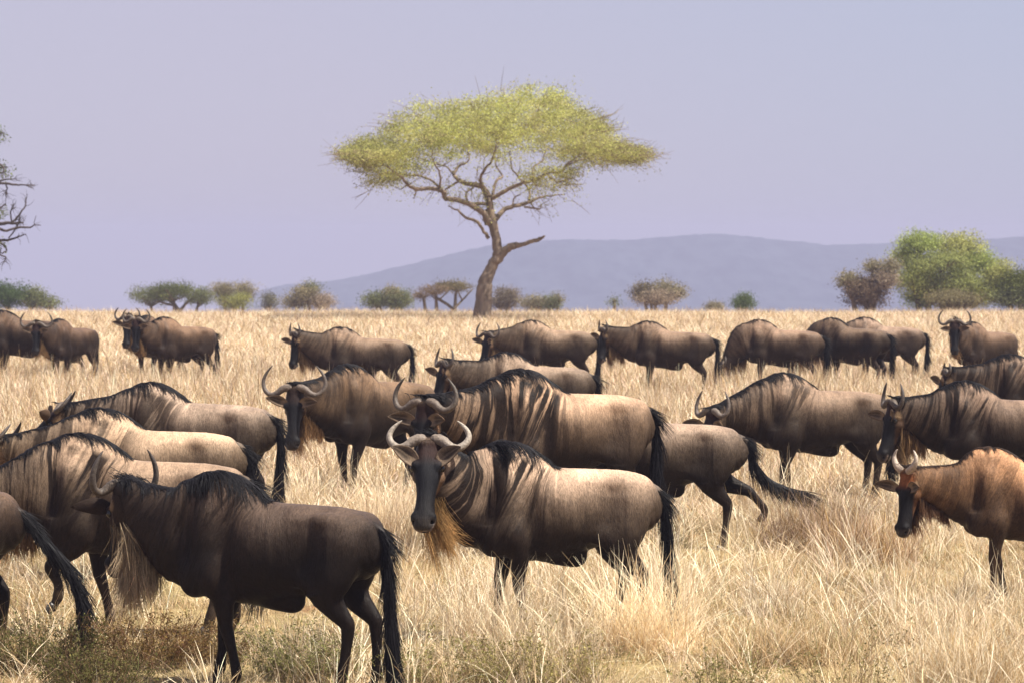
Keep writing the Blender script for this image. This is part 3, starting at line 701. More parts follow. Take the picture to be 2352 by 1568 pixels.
def main_acacia():
    rng = np.random.default_rng(3); D = 112.0; S = F / D; base = ground_z(gx(1100, D), D)
    k = .3754 / S          # metres per zoomed pixel
    def W(zx, zy, dy=0): return np.array([gx(739 * .98 + zx * .375, D + dy), D + dy, pz(157 + zy * .375, D)])
    root = empty('acacia_tree', (float(gx(1104, D)), D, float(base))); o = np.array(root.location)
    wood = Bag(); limbs = []
    def br(pts, dy0=0, dy1=0, col=(.20, .15, .11)):
        pts = np.array(pts, float); m = len(pts); dys = np.linspace(dy0, dy1, m)
        P = np.array([W(a, b, c) for (a, b, r), c in zip(pts, dys)]) - o; r = pts[:, 2] * k * np.where(pts[:, 2] < 20, 1.25, 1.05)
        limb(wood, P, r, 10 if r[0] > .1 else 7, .012, rng, col); limbs.append(smooth_path(np.c_[P, r], 4)); return P
    br([(1012, 1640, 66), (1018, 1560, 56), (1030, 1420, 50), (1040, 1330, 44), (1062, 1260, 36), (1095, 1195, 32), (1118, 1140, 33), (1108, 1050, 27), (1090, 960, 27), (1075, 870, 20), (1060, 790, 17)])
    br([(1115, 1175, 27), (1165, 1115, 23), (1220, 1085, 17), (1262, 1082, 11), (1310, 1066, 10), (1362, 1052, 10), (1388, 1040, 7), (1406, 1030, 4)], 0, -.6)
    L1 = [
        ([(1085, 975, 17), (1035, 895, 16), (965, 845, 14), (880, 810, 13), (800, 800, 13), (780, 755, 12), (700, 742, 10), (600, 740, 9), (545, 690, 7), (490, 640, 5), (420, 600, 3)], 0, -1.6),
        ([(1060, 795, 18), (1032, 735, 15), (960, 712, 12), (890, 692, 11), (848, 650, 9), (880, 600, 7), (940, 560, 4), (930, 480, 3)], 0, 1.2),
        ([(1032, 738, 11), (1008, 690, 8), (1035, 625, 7), (1080, 575, 5), (1110, 480, 3)], 0, -1.5),
        ([(1075, 800, 12), (1165, 752, 10), (1250, 712, 9), (1350, 685, 8), (1420, 645, 7), (1500, 640, 6), (1545, 590, 4), (1640, 520, 3)], 0, -1.0),
        ([(1100, 930, 14), (1150, 872, 12), (1210, 845, 11), (1290, 830, 9), (1350, 797, 7), (1440, 782, 4), (1530, 770, 2)], 0, 1.5),
        ([(1280, 850, 6), (1370, 862, 4), (1382, 838, 3)], .4, .5),
        ([(1062, 1042, 10), (1032, 1000, 8), (990, 940, 8), (930, 920, 7), (870, 872, 5), (815, 848, 3)], 0, -.8),
        ([(962, 842, 9), (1000, 832, 9), (1055, 832, 9)], -.2, 0), ([(760, 740, 6), (766, 655, 5), (722, 570, 3), (720, 500, 2)], -.9, -1.6),
        ([(1088, 790, 8), (1108, 690, 7), (1150, 660, 5), (1110, 600, 4), (1100, 520, 3)], 0, 1.8), ([(1308, 810, 7), (1312, 740, 6), (1240, 655, 5), (1200, 590, 4), (1190, 500, 3)], 1.0, 2.6),
        ([(1350, 685, 6), (1330, 620, 5), (1390, 560, 4), (1420, 470, 3)], -.6, 1.5), ([(800, 800, 8), (730, 700, 6), (640, 660, 5), (560, 655, 4), (470, 640, 3), (330, 690, 2)], -.8, 1.5),
        ([(600, 740, 5), (620, 765, 4), (598, 798, 2)], -1.1, -1.0), ([(930, 810, 6), (925, 770, 5), (970, 730, 5)], -.3, 0), ([(1210, 845, 5), (1215, 800, 4), (1260, 770, 2)], .5, .8),
        ([(1500, 640, 5), (1600, 570, 4), (1750, 560, 3), (1860, 590, 2)], -.9, -.4), ([(1420, 645, 5), (1480, 700, 4), (1560, 680, 3), (1610, 700, 2)], -.6, -1.5), ([(1075, 870, 13), (1040, 890, 12), (1050, 960, 12)], .15, .1),
        ([(890, 692, 6), (830, 720, 5), (780, 760, 4)], .3, .8), ([(850, 650, 6), (800, 600, 4), (700, 570, 3), (560, 500, 2)], .4, 2.2)]
    for p, a, b in L1: br(p, a, b)
    # crown volume
    tx = [60, 200, 330, 420, 560, 700, 830, 960, 1100, 1200, 1400, 1600, 1650, 1800, 1880, 1920, 2080, 2160]
    ty = [505, 420, 370, 280, 205, 215, 185, 175, 150, 115, 100, 110, 200, 275, 350, 430, 488, 512]
    bx = [60, 180, 300, 430, 500, 600, 700, 850, 1000, 1150, 1250, 1400, 1550, 1640, 1700, 1850, 2000, 2160]
    by = [520, 610, 640, 730, 690, 600, 565, 560, 565, 560, 545, 520, 570, 600, 600, 560, 550, 520]
    cl = []
    while len(cl) < 950:
        x = rng.uniform(80, 2140); q = rng.uniform(-1, 1); half = math.sqrt(max(0, 1 - ((x - 1110) / 1060) ** 2))
        t = np.interp(x, tx, ty) + 14; b_ = np.interp(x, bx, by) + 34; mid = t * .36 + b_ * .64
        t2 = mid - (mid - t) * math.sqrt(max(0, 1 - (abs(q)) ** 2.2)); b2 = mid + (b_ - mid) * (1 - q * q)
        v = rng.beta(1.0, 1.5); zy = t2 + (b2 - t2) * v
        dens = .5 + .5 * math.sin(x * .013 + q * 3) * math.sin(zy * .03 + q * 5 + x * .004)
        if rng.random() > .15 + .95 * dens: continue
        cl.append(W(1100 + (x - 1110) * .865, zy, q * half * 4.8) - o)
    for _ in range(34):
        x = rng.uniform(1300, 1600); cl.append(W(x, rng.uniform(600, 740) , rng.uniform(-2, .5)) - o)
    for _ in range(22):
        x = rng.uniform(330, 520); cl.append(W(x, rng.uniform(620, 720) , rng.uniform(-1, 1)) - o)
    core = np.array(cl)
    for _ in range(330):
        c = core[rng.integers(len(core))]; out = c - np.array([0, 0, 6.1]); out[2] *= 2.2; cl.append(c + unit(out) * rng.uniform(.05, .36) + rng.normal(0, .12, 3))
    for _ in range(150):   # thin feathery leaf along the limbs below the main mass
        l = limbs[rng.integers(2, len(limbs))]; p = l[rng.integers(len(l) // 2, len(l)), :3]; cl.append(p + rng.normal(0, .22, 3) + np.array([0, 0, .25]))
    cl = np.array(cl); sparse = np.r_[np.zeros(len(core)), np.ones(len(cl) - len(core))]
    # twigs: join each leaf cluster to the nearest limb point
    nodes = np.concatenate([l[3:, :4] for l in limbs[2:]])
    for c in cl[rng.permutation(len(cl))]:
        w = nodes[:, :3] - c; dist = np.sqrt((w ** 2).sum(1)) + np.maximum(0, w[:, 2]) * 2
        j = np.argmin(dist); a = nodes[j, :3]; dd = np.linalg.norm(c - a)
        mid = (a + c) / 2 + np.array([0, 0, -.12 * dd]) + rng.normal(0, .07 * dd, 3)
        r0 = min(nodes[j, 3] * .6, .012 + .008 * dd)
        limb(wood, [a, mid, c], [r0, r0 * .7, .006], 4, .01, rng, (.17, .125, .085))
        m1 = (mid + c) / 2; nodes = np.r_[nodes, [[*m1, r0 * .6], [*mid, r0 * .7]]]
    # wispy bare tips round the edge
    rim = cl[(np.abs(cl[:, 0]) > 3.2) | (rng.random(len(cl)) < .35)]
    for _ in range(520):
        c = rim[rng.integers(len(rim))]; out = c - np.array([0, 0, 6.2]); out[2] *= 1.2
        out = unit(out) + rng.normal(0, .25, 3) + np.array([0, 0, .15])
        P = [c, c + unit(out) * .45 + rng.normal(0, .05, 3), c + unit(out) * rng.uniform(.45, 1.05) + rng.normal(0, .12, 3)]
        limb(wood, P, [.010, .007, .003], 4, 0, rng, (.20, .15, .09))
    LV = []; LC = []
    for c, spr in zip(cl, sparse):
        n = rng.integers(12, 40) if spr else rng.integers(60, 150); sc = rng.uniform(.12, .27)
        p = c + rng.normal(0, 1, (n, 3)) * np.array([sc * 1.25, sc * 1.25, sc * .55]); LV.append(p)
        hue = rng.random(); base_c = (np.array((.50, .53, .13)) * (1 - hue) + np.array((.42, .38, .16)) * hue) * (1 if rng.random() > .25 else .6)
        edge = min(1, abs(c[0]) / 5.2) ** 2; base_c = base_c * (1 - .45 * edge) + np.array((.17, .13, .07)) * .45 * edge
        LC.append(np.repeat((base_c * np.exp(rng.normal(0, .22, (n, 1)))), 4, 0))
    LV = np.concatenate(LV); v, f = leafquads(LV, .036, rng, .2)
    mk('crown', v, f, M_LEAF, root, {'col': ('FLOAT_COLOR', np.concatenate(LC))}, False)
    wood.build('trunk', M_BARK, root)
    tag(root, 'tall umbrella acacia with bare curved trunk and flat yellow green crown in the middle', 'acacia tree')
main_acacia()

def far_tree(name, label, D, blobs, stems, cols, nleaf, size, group=None, woodcol=(.12, .09, .06), seed=0, cat='tree', dome=0, pxs=1.0):
    """blobs: (cx, cy, rx, ry) in picture columns/rows; stems: polylines of (px, py, r_px)"""
    rng = np.random.default_rng(700 + seed); S = F / D
    xb = np.mean([b[0] for b in blobs]); bz = float(ground_z(gx(xb, D), D))
    root = empty(name, (float(gx(xb, D)), D, bz)); o = np.array(root.location)
    def W(px, py, dy=0): return np.array([gx(px, D), D + dy, pz(py, D)]) - o
    wood = Bag(); cl = []; bl = []
    for i, (cx, cy, rx, ry) in enumerate(blobs):
        rx *= 1.1; ry *= 1.15; cy += 2; cnt = int(max(8, nleaf * rx * ry / sum(b[2] * b[3] for b in blobs) / 36)); c0 = W(cx, cy, rng.uniform(-.5, .5) * rx / S)
        R3 = np.array([rx, rx * .8, ry]) / S
        k = 0
        while k < cnt:
            p = rng.normal(0, 1, 3); p /= np.linalg.norm(p); rad = rng.beta(3.2, 1.15)
            lump = .78 + .34 * math.sin(p[0] * 4.3 + i * 2 + seed) * math.sin(p[1] * 5 + p[2] * 4.1 + i)
            q = c0 + p * rad * R3 * lump
            if dome and p[2] < -.35: q[2] = c0[2] - .35 * R3[2] * rad + rng.normal(0, .06 * R3[2])
            cl.append(q); bl.append(i); k += 1
        for _ in range(7):   # inner boughs
            p = rng.normal(0, 1, 3); p[2] = abs(p[2]) * .7; p /= np.linalg.norm(p)
            st = c0 - np.array([0, 0, R3[2] * .9]); e = c0 + p * R3 * .8
            limb(wood, [st, (st + e) / 2 + rng.normal(0, .06, 3), e], [.05, .035, .012], 5, .01, rng, woodcol)
    cl = np.array(cl); n = 50
    sc = size * 3.6
    nleaf_scale = 1
    P = np.repeat(cl, n, 0) + rng.normal(0, 1, (len(cl) * n, 3)) * np.array([sc, sc, sc * .7])
    C = []
    for i, c in zip(bl, cl):
        cc = np.array(cols[i % len(cols)]) * math.exp(rng.normal(0, .22)); C.append(np.tile(cc, (n, 1)))
    C = np.concatenate(C) * np.exp(rng.normal(0, .12, (len(P), 1)))
    v, f = leafquads(P, size * .8, rng)
    mk('crown', v, f, M_BUSH, root, {'col': ('FLOAT_COLOR', np.repeat(C, 4, 0))}, False)
    for st in stems:
        st = np.array(st, float); limb(wood, [W(a, b, rng.normal(0, .15)) for a, b, r in st], st[:, 2] / S, 7, .01, rng, woodcol)
    g = W(xb, 700); 
    for b in blobs[:3]:  # trunks down to the ground behind the rise
        t0 = W(b[0], b[1] + b[3] * .9); limb(wood, [np.array([t0[0] * .6, 0, -.1]), (t0 * .5 + np.array([t0[0] * .25, 0, 0])), t0], [.16, .12, .07], 7, .02, rng, woodcol)
    wood.build('trunk', M_BARK, root)
    tag(root, label, cat, group)
OL = (.15, .16, .07); OLB = (.24, .205, .115); BR = (.30, .235, .165); GR = (.31, .36, .10); YG = (.28, .28, .08)
TG = 'trees and bushes along the far edge of the grassland'
far_tree('acacia_tree', 'dark green domed acacia with a forked trunk at left behind the far pair', 190, [(345, 680, 55, 22), (400, 668, 62, 20), (455, 680, 40, 22)], [[(415, 720, 5), (400, 700, 4), (380, 685, 3)], [(412, 715, 4), (430, 695, 3), (445, 685, 2)], [(400, 702, 3), (360, 692, 2)]], [OL, (.10, .11, .035), OL], 9000, .06, TG, seed=1, dome=1)
far_tree('leafy_tree', 'olive tree with a bright yellow green lower bush, next to the domed acacia', 200, [(515, 665, 28, 18), (560, 668, 28, 20), (540, 690, 46, 18)], [[(540, 725, 4), (535, 690, 3), (520, 670, 2)], [(540, 700, 3), (560, 675, 2)]], [OLB, OLB, YG], 7000, .06, TG, seed=2)
far_tree('shrub', 'small pale rounded shrub standing alone left of the olive brown tree', 215, [(618, 692, 16, 20)], [[(618, 720, 3), (618, 695, 2)]], [(.15, .14, .09)], 1500, .06, TG, seed=3, cat='shrub')
far_tree('leafy_tree', 'olive brown rounded tree in front of the low end of the hills', 195, [(700, 672, 30, 22), (735, 690, 34, 18), (680, 692, 30, 16), (715, 660, 18, 12)], [[(712, 725, 4), (708, 690, 3), (700, 670, 2)]], [OLB, BR, OLB, OL], 7000, .06, TG, seed=4)
far_tree('leafy_tree', 'low dark olive tree left of the flat brown acacia', 185, [(865, 688, 32, 18), (915, 686, 36, 22), (900, 672, 22, 12)], [[(880, 725, 3), (872, 700, 2)], [(925, 725, 3), (920, 700, 2)]], [OL, OL, OLB], 6500, .06, TG, seed=5)
far_tree('acacia_tree', 'flat topped brown acacia with V shaped bare branches beside the big trunk', 180, [(1000, 664, 42, 7), (1050, 658, 45, 9), (970, 676, 24, 6), (1030, 655, 40, 7)], [[(1045, 730, 4), (1040, 710, 4), (1010, 688, 2.5), (985, 672, 1.5)], [(1040, 710, 3), (1062, 690, 2.5), (1085, 665, 1.5)], [(1010, 688, 2), (1030, 668, 1.5)], [(1062, 690, 2), (1050, 665, 1.5)], [(1025, 700, 2), (990, 680, 1.5)]], [(.17, .12, .07), (.16, .13, .06)], 4200, .05, TG, seed=6, dome=1)
far_tree('shrub', 'brown bushy shrub just right of the big acacia trunk', 190, [(1165, 684, 34, 26), (1150, 695, 22, 14)], [[(1165, 725, 3), (1165, 700, 2)]], [(.16, .125, .08)], 4500, .055, TG, seed=7, cat='shrub')
far_tree('shrub', 'long low olive shrub right of the brown one by the big trunk', 188, [(1225, 695, 32, 17), (1265, 694, 28, 18), (1282, 686, 8, 12)], [[(1240, 725, 3), (1240, 700, 2)]], [OLB, OL], 4500, .055, TG, seed=8, cat='shrub')
far_tree('sapling', 'tiny lone sapling poking up in front of the hills', 170, [(1411, 690, 5, 7)], [[(1410, 725, 1.2), (1411, 690, .8)]], [OL], 260, .05, TG, seed=9, cat='sapling')
far_tree('leafy_tree', 'round brown tree with a notched top standing alone before the hills', 180, [(1480, 668, 32, 20), (1530, 664, 30, 20), (1505, 682, 55, 16), (1558, 668, 16, 12)], [[(1498, 725, 4), (1495, 690, 3)], [(1528, 725, 4), (1532, 690, 3)]], [(.16, .13, .07), OLB, BR, OLB], 8000, .06, TG, seed=10)
far_tree('shrub', 'smaller of two low green shrubs before the hills', 185, [(1640, 703, 24, 9)], [[(1640, 725, 2), (1640, 705, 1)]], [OLB], 1400, .05, TG, seed=11, cat='shrub')
far_tree('shrub', 'larger of two low green shrubs before the hills', 180, [(1706, 694, 28, 15), (1712, 682, 10, 8)], [[(1706, 725, 2), (1706, 700, 1)]], [(.09, .12, .035)], 2600, .05, TG, seed=12, cat='shrub')
far_tree('leafy_tree', 'large bright green spreading tree at the right behind the herd', 150,
         [(2110, 555, 58, 24), (2200, 562, 70, 26), (2080, 585, 38, 20), (2150, 600, 90, 26), (2240, 600, 60, 30), (2290, 630, 42, 34), (2100, 640, 60, 34), (2190, 645, 80, 34), (2130, 680, 60, 24), (2235, 680, 60, 26), (2285, 665, 36, 26)],
         [[(2170, 735, 12), (2165, 690, 10), (2140, 640, 7), (2110, 580, 4)], [(2165, 690, 8), (2200, 640, 6), (2215, 580, 3)]], [GR, (.36, .36, .12), (.40, .43, .13), (.26, .28, .09)], 36000, .060, TG, seed=13)
far_tree('leafy_tree', 'brown thorny tree with two small tufts, left of the large green tree', 148, [(1988, 668, 48, 32), (1950, 643, 22, 14), (2005, 612, 16, 12), (2045, 610, 16, 14), (2030, 640, 26, 18)], [[(2000, 735, 5), (1995, 690, 4), (1955, 645, 2)], [(1995, 690, 3), (2020, 640, 2), (2008, 612, 1.5)], [(2020, 640, 2), (2045, 610, 1.5)]], [(.17, .12, .075), OLB, OLB, OLB, BR], 14000, .055, TG, seed=14)
far_tree('shrub', 'pale khaki flat shrub at the foot of the large green tree', 143, [(2180, 685, 48, 15), (2215, 690, 40, 14)], [[(2185, 725, 3), (2185, 695, 2)]], [(.20, .17, .085)], 6000, .05, TG, seed=15, cat='shrub')
far_tree('leafy_tree', 'dark olive tree cut by the right edge of the picture', 146, [(2345, 655, 55, 34), (2320, 680, 36, 24), (2390, 670, 50, 45)], [[(2345, 735, 6), (2345, 680, 4)]], [(.11, .12, .03), OL, OL], 16000, .06, TG, seed=16)
far_tree('leafy_tree', 'dark green bush at the far left edge under the bare branches', 175, [(15, 676, 48, 30), (70, 684, 40, 22), (-40, 670, 50, 36), (110, 694, 26, 12)], [[(20, 725, 5), (20, 690, 3)]], [(.07, .10, .035), OL], 14000, .06, TG, seed=17)

def edge_tree():
    rng = np.random.default_rng(77); D = 95.0; S = F / D
    X0 = -330; root = empty('thorn_tree', (float(gx(X0, D)), D, float(ground_z(gx(X0, D), D)))); o = np.array(root.location)
    def W(px, py, dy=0): return np.array([gx(px, D + dy), D + dy, pz(py, D)]) - o
    wood = Bag(); ends = []
    def br(pts, d0=0, d1=0):
        pts = np.array(pts, float); dy = np.linspace(d0, d1, len(pts))
        P = [W(a, b, c) for (a, b, r), c in zip(pts, dy)]; limb(wood, P, pts[:, 2] / S, 6, .008, rng, (.07, .055, .05)); ends.append((P[-1], P[-2])); return P
    br([(X0, 760, 24), (X0 + 10, 640, 20), (X0 + 5, 540, 17), (X0 + 30, 450, 14), (X0 + 60, 330, 10), (X0 + 70, 220, 6)])
    br([(X0 + 10, 560, 12), (-200, 530, 9), (-90, 520, 7), (-20, 517, 5), (30, 513, 3.2), (55, 512, 1.5)], 0, -.5)
    br([(-20, 517, 4), (10, 530, 3), (40, 524, 2.6), (70, 522, 2), (82, 516, 1)], -.4, -.6)
    br([(28, 513, 2.6), (45, 495, 2.2), (58, 475, 1.8), (62, 456, 1)], -.4, -.3)
    br([(28, 513, 2), (25, 490, 1.6), (32, 470, 1)], -.4, -.7)
    br([(-90, 520, 6), (-30, 550, 4), (10, 552, 3), (35, 548, 2.2), (58, 538, 1)], 0, -.5)
    br([(-30, 550, 3), (5, 560, 2.5), (15, 575, 2), (3, 582, 1.5), (-5, 570, 1)], 0, -.2)
    br([(-40, 560, 3), (0, 585, 2), (14, 592, 1.5), (8, 604, .8)], .2, 0)
    br([(X0 + 30, 450, 10), (-180, 430, 7), (-80, 412, 5), (-10, 420, 3.2), (30, 424, 2.5), (55, 425, 1.6), (76, 427, .9)], 0, .4)
    br([(-10, 420, 2.5), (12, 413, 1.8), (38, 411, .9)], .3, .3); br([(15, 424, 2), (17, 435, 1.5), (14, 442, 1)], .3, .3)
    br([(X0 + 60, 350, 8), (-160, 370, 6), (-60, 380, 4), (-5, 375, 2.5), (10, 390, 1.8), (5, 400, 1)], 0, -.3)
    br([(X0 + 60, 330, 8), (-150, 320, 5), (-50, 312, 3), (2, 310, 1.5)], 0, -.3)
    br([(-30, 517, 3), (0, 480, 2.2), (14, 470, 1.2)], -.3, -.2); br([(20, 548, 1.6), (40, 520, 1.6), (46, 500, 1)], -.4, -.4); br([(-60, 412, 3), (-20, 390, 2), (18, 385, 1)], 0, 0)
    for _ in range(170):
        e, p = ends[rng.integers(len(ends))]; t = rng.random(); a = e * t + p * (1 - t)
        dv = unit(e - p) + rng.normal(0, .7, 3); P = [a, a + unit(dv) * rng.uniform(.06, .16), a + unit(dv) * .2 + rng.normal(0, .06, 3)]
        limb(wood, P, [.008, .006, .003], 4, 0, rng, (.07, .055, .05))
    cs = [W(rng.uniform(-420, -60), rng.uniform(180, 520), rng.uniform(-2, 2)) for _ in range(150)] + [W(*p) for p in [(2, 308), (5, 318), (8, 392), (2, 380), (15, 398), (4, 484), (2, 496), (6, 560), (-6, 300)] for _ in range(1)]
    P = np.repeat(np.array(cs), 60, 0) + rng.normal(0, .11, (len(cs) * 60, 3)); v, f = leafquads(P, .04, rng)
    C = np.array((.12, .14, .05)) * np.exp(rng.normal(0, .25, (len(P), 1)))
    mk('crown', v, f, M_BUSH, root, {'col': ('FLOAT_COLOR', np.repeat(C, 4, 0))}, False)
    wood.build('trunk', M_BARK, root); tag(root, 'bare twiggy thorn tree reaching in from the left edge', 'tree')
edge_tree()

# ================================================================== GRASS
STRAW = np.array((.54, .395, .225)); PALEG = np.array((.78, .655, .46)); GOLD = np.array((.40, .255, .095)); DEAD = np.array((.17, .105, .05)); GREENY = np.array((.17, .18, .05)); PINK = np.array((.58, .42, .31))
def blades(n, h, spread, width, rng, lean=.35, cols=(STRAW,), probs=None, segs=4, droop=.25, roots=None, seed_heads=0):
    if roots is None:
        a = rng.uniform(0, 2 * np.pi, n); rr = spread * np.sqrt(rng.random(n)); roots = np.stack([rr * np.cos(a), rr * np.sin(a), np.full(n, -.02)], -1)
    az = rng.uniform(0, 2 * np.pi, n); le = np.abs(rng.normal(0, lean, n))
    D = np.stack([np.cos(az) * le, np.sin(az) * le, np.ones(n)], -1); D = unitv(D)
    ln = h * rng.uniform(.45, 1.15, n); st = (ln / segs)[:, None]; P = roots.copy(); pts = [P]
    bend = np.stack([np.cos(az), np.sin(az), -np.ones(n) * .4], -1) * (droop * rng.random(n))[:, None]
    for i in range(segs):
        D = unitv(D + bend + rng.normal(0, .07, (n, 3))); P = P + D * st; pts.append(P)
    Q = np.stack(pts, 1); m = segs + 1
    wv = np.stack([-np.sin(az + rng.normal(0, 1, n)), np.cos(az), np.zeros(n)], -1); wv = unitv(wv)
    tp = np.linspace(1, .15, m)[None, :, None]; w = (width * rng.uniform(.6, 1.4, n))[:, None, None]
    if seed_heads:
        sh = (rng.random(n) < seed_heads)[:, None, None]; prof = np.ones(m); prof[-2] = 2.6; tp = np.where(sh, tp * prof[None, :, None], tp)
    V = np.stack([Q - wv[:, None] * tp * w / 2, Q + wv[:, None] * tp * w / 2], 2).reshape(-1, 3)
    b = (np.arange(n) * m * 2)[:, None] + (np.arange(segs) * 2)[None]
    Fq = np.stack([b, b + 1, b + 3, b + 2], -1).reshape(-1, 4)
    ci = rng.choice(len(cols), n, p=probs); C = np.array(cols)[ci] * np.exp(rng.normal(0, .16, (n, 1)))
    C = np.repeat(C, m * 2, 0)
    return V, Fq, C

def make_variants(prefix, specs):
    col = bpy.data.collections.new(prefix)
    for i, (n, h, sp, w, kw) in enumerate(specs):
        rng = np.random.default_rng(300 + i + len(prefix))
        V, f, C = blades(n, h, sp, w, rng, **kw)
        o = mk('%s_tuft' % prefix, V, f, M_GRASS, False, {'col': ('FLOAT_COLOR', np.clip(C, 0, .9))}, False)
        col.objects.link(o)
    return col
def scatter(name, label, cat, pts, scl, zs, collection, seed):
    me = bpy.data.meshes.new(name); me.vertices.add(len(pts)); me.vertices.foreach_set('co', np.asarray(pts, np.float32).ravel())
    rng = np.random.default_rng(seed); n = len(pts)
    for nm, t, arr in (('rot', 'FLOAT_VECTOR', np.stack([rng.normal(0, .1, n), rng.normal(0, .1, n), rng.uniform(0, 6.28, n)], -1)), ('scl', 'FLOAT_VECTOR', np.stack([scl, scl, zs], -1))):
        a = me.attributes.new(nm, t, 'POINT'); a.data.foreach_set('vector', arr.astype(np.float32).ravel())
    me.materials.append(M_GRASS)
    o = bpy.data.objects.new(name, me); COL.objects.link(o)
    ng = bpy.data.node_groups.new(name, 'GeometryNodeTree')
    ng.interface.new_socket('Geometry', in_out='INPUT', socket_type='NodeSocketGeometry'); ng.interface.new_socket('Geometry', in_out='OUTPUT', socket_type='NodeSocketGeometry')
    gi = ng.nodes.new('NodeGroupInput'); go = ng.nodes.new('NodeGroupOutput')
    ip = ng.nodes.new('GeometryNodeInstanceOnPoints'); ci = ng.nodes.new('GeometryNodeCollectionInfo')
    ci.inputs['Collection'].default_value = collection; ci.inputs['Separate Children'].default_value = True; ci.inputs['Reset Children'].default_value = True
    ip.inputs['Pick Instance'].default_value = True
    ra = ng.nodes.new('GeometryNodeInputNamedAttribute'); ra.data_type = 'FLOAT_VECTOR'; ra.inputs[0].default_value = 'rot'
    sa = ng.nodes.new('GeometryNodeInputNamedAttribute'); sa.data_type = 'FLOAT_VECTOR'; sa.inputs[0].default_value = 'scl'
    l = ng.links.new
    l(gi.outputs[0], ip.inputs['Points']); l(ci.outputs[0], ip.inputs['Instance']); l(ra.outputs[0], ip.inputs['Rotation']); l(sa.outputs[0], ip.inputs['Scale']); l(ip.outputs[0], go.inputs[0])
    md = o.modifiers.new('scatter', 'NODES'); md.node_group = ng
    tag(o, label, cat, kind='stuff')
    return o
def region(y0, y1, dens, rng, margin=1.06):
    """random ground points in the viewed wedge"""
    h0, h1 = y0 * .147 * margin + .5, y1 * .147 * margin + .5
    n = int(dens * (h0 + h1) * (y1 - y0)); out = []
    y = y0 + (y1 - y0) * rng.random(n * 2); hw = y * .147 * margin + .5
    m = rng.random(n * 2) < hw / h1; y = y[m][:n]; hw = hw[m][:n]
    x = rng.uniform(-1, 1, len(y)) * hw
    return x, y
def fbm(x, y, s, seed=0):
    r = np.random.default_rng(seed); o = 0; a = 1
    for i in range(4):
        th = r.uniform(0, 6.28, 4); ph = r.uniform(0, 6.28, 4)
        o = o + a * sum(np.sin((x * np.cos(t) + y * np.sin(t)) * s * (1.9 ** i) + p) for t, p in zip(th, ph)) / 4; a *= .6
    return o
def place(x, y): return np.stack([x, y, ground_z(x, y)], -1)

OPEN = [(740, 1400, 170, 75), (1610, 1300, 110, 45), (1000, 1345, 130, 40), (1790, 1400, 120, 26), (420, 1330, 120, 60), (2120, 1380, 90, 30), (1400, 1560, 160, 30)]
def opened(x, y, rng):
    X = CX + x / y * F; Y = HZ + F * CAMH / y; m = np.zeros(len(x), bool)
    for a, b, c, d in OPEN: m |= ((X - a) / c) ** 2 + ((Y - b) / d) ** 2 < rng.uniform(.5, 1.1, len(x))
    return m & (rng.random(len(x)) < .88)
short = make_variants('short_grass', [(46, .11, .13, .0035, dict(lean=1.2, cols=(STRAW, PALEG, GREENY, DEAD), probs=(.45, .3, .12, .13), segs=3, droop=.4)) for _ in range(4)] +
                      [(40, .15, .12, .0035, dict(lean=.9, cols=(STRAW, GOLD, GREENY), probs=(.6, .2, .2), segs=3, droop=.4)) for _ in range(3)])
near = make_variants('near_grass', [(60, .34, .10, .0036, dict(lean=.5, cols=(STRAW, PALEG, GOLD, DEAD), probs=(.3, .3, .15, .25), seed_heads=.2)) for _ in range(4)] +
                     [(38, .48, .06, .0036, dict(lean=.28, cols=(PALEG, STRAW, PINK), probs=(.5, .3, .2), seed_heads=.4)) for _ in range(3)] +
                     [(70, .24, .12, .0026, dict(lean=.6, cols=(DEAD, GOLD, GREENY, STRAW), probs=(.3, .25, .2, .25), seed_heads=.5)) for _ in range(3)])
far = make_variants('far_grass', [(40, .50, .20, .011, dict(lean=.34, cols=(STRAW, PALEG, PINK, GOLD, DEAD), probs=(.25, .33, .2, .1, .12), seed_heads=.25)) for _ in range(6)])
rg = np.random.default_rng(21)
x, y = region(18, 60, 26, rg); scatter('short_grass', 'short trampled straw coloured grass covering the ground', 'grass', place(x, y), rg.uniform(.7, 1.5, len(x)), rg.uniform(.6, 1.4, len(x)), short, 1)
x, y = region(19, 42, 26, rg)
m = fbm(x, y, .9, 3) * .45 + rg.random(len(x)) > .55; m &= ~((x < -.8) & (y < 26) & (rg.random(len(x)) < .75)); m &= ~opened(x, y, rg); x, y = x[m], y[m]
scatter('dry_grass', 'pale dry tufts between and in front of the nearest animals', 'grass', place(x, y), rg.uniform(.7, 1.3, len(x)), rg.uniform(.4, 1.0, len(x)), near, 2)
x, y = region(34, 66, 15, rg); m = fbm(x, y, .6, 5) * .4 + rg.random(len(x)) > .30 * np.interp(y, [34, 50], [1.9, .5]); x, y = x[m], y[m]
hv = 1 + .35 * fbm(x, y, 1.3, 8)
scatter('dry_grass', 'knee high straw grass among the middle and back rows of the herd', 'grass', place(x, y), rg.uniform(.7, 1.2, len(x)), rg.uniform(.5, 1.1, len(x)) * np.interp(y, [34, 50], [.70, 1.15]) * np.clip(hv, .45, 1.6), far, 3)
x, y = region(64, 150, 7, rg, 1.1)
scatter('dry_grass', 'distant tall grass up to the foot of the acacia', 'grass', place(x, y), rg.uniform(1.0, 1.8, len(x)), rg.uniform(.5, .95, len(x)), far, 4)

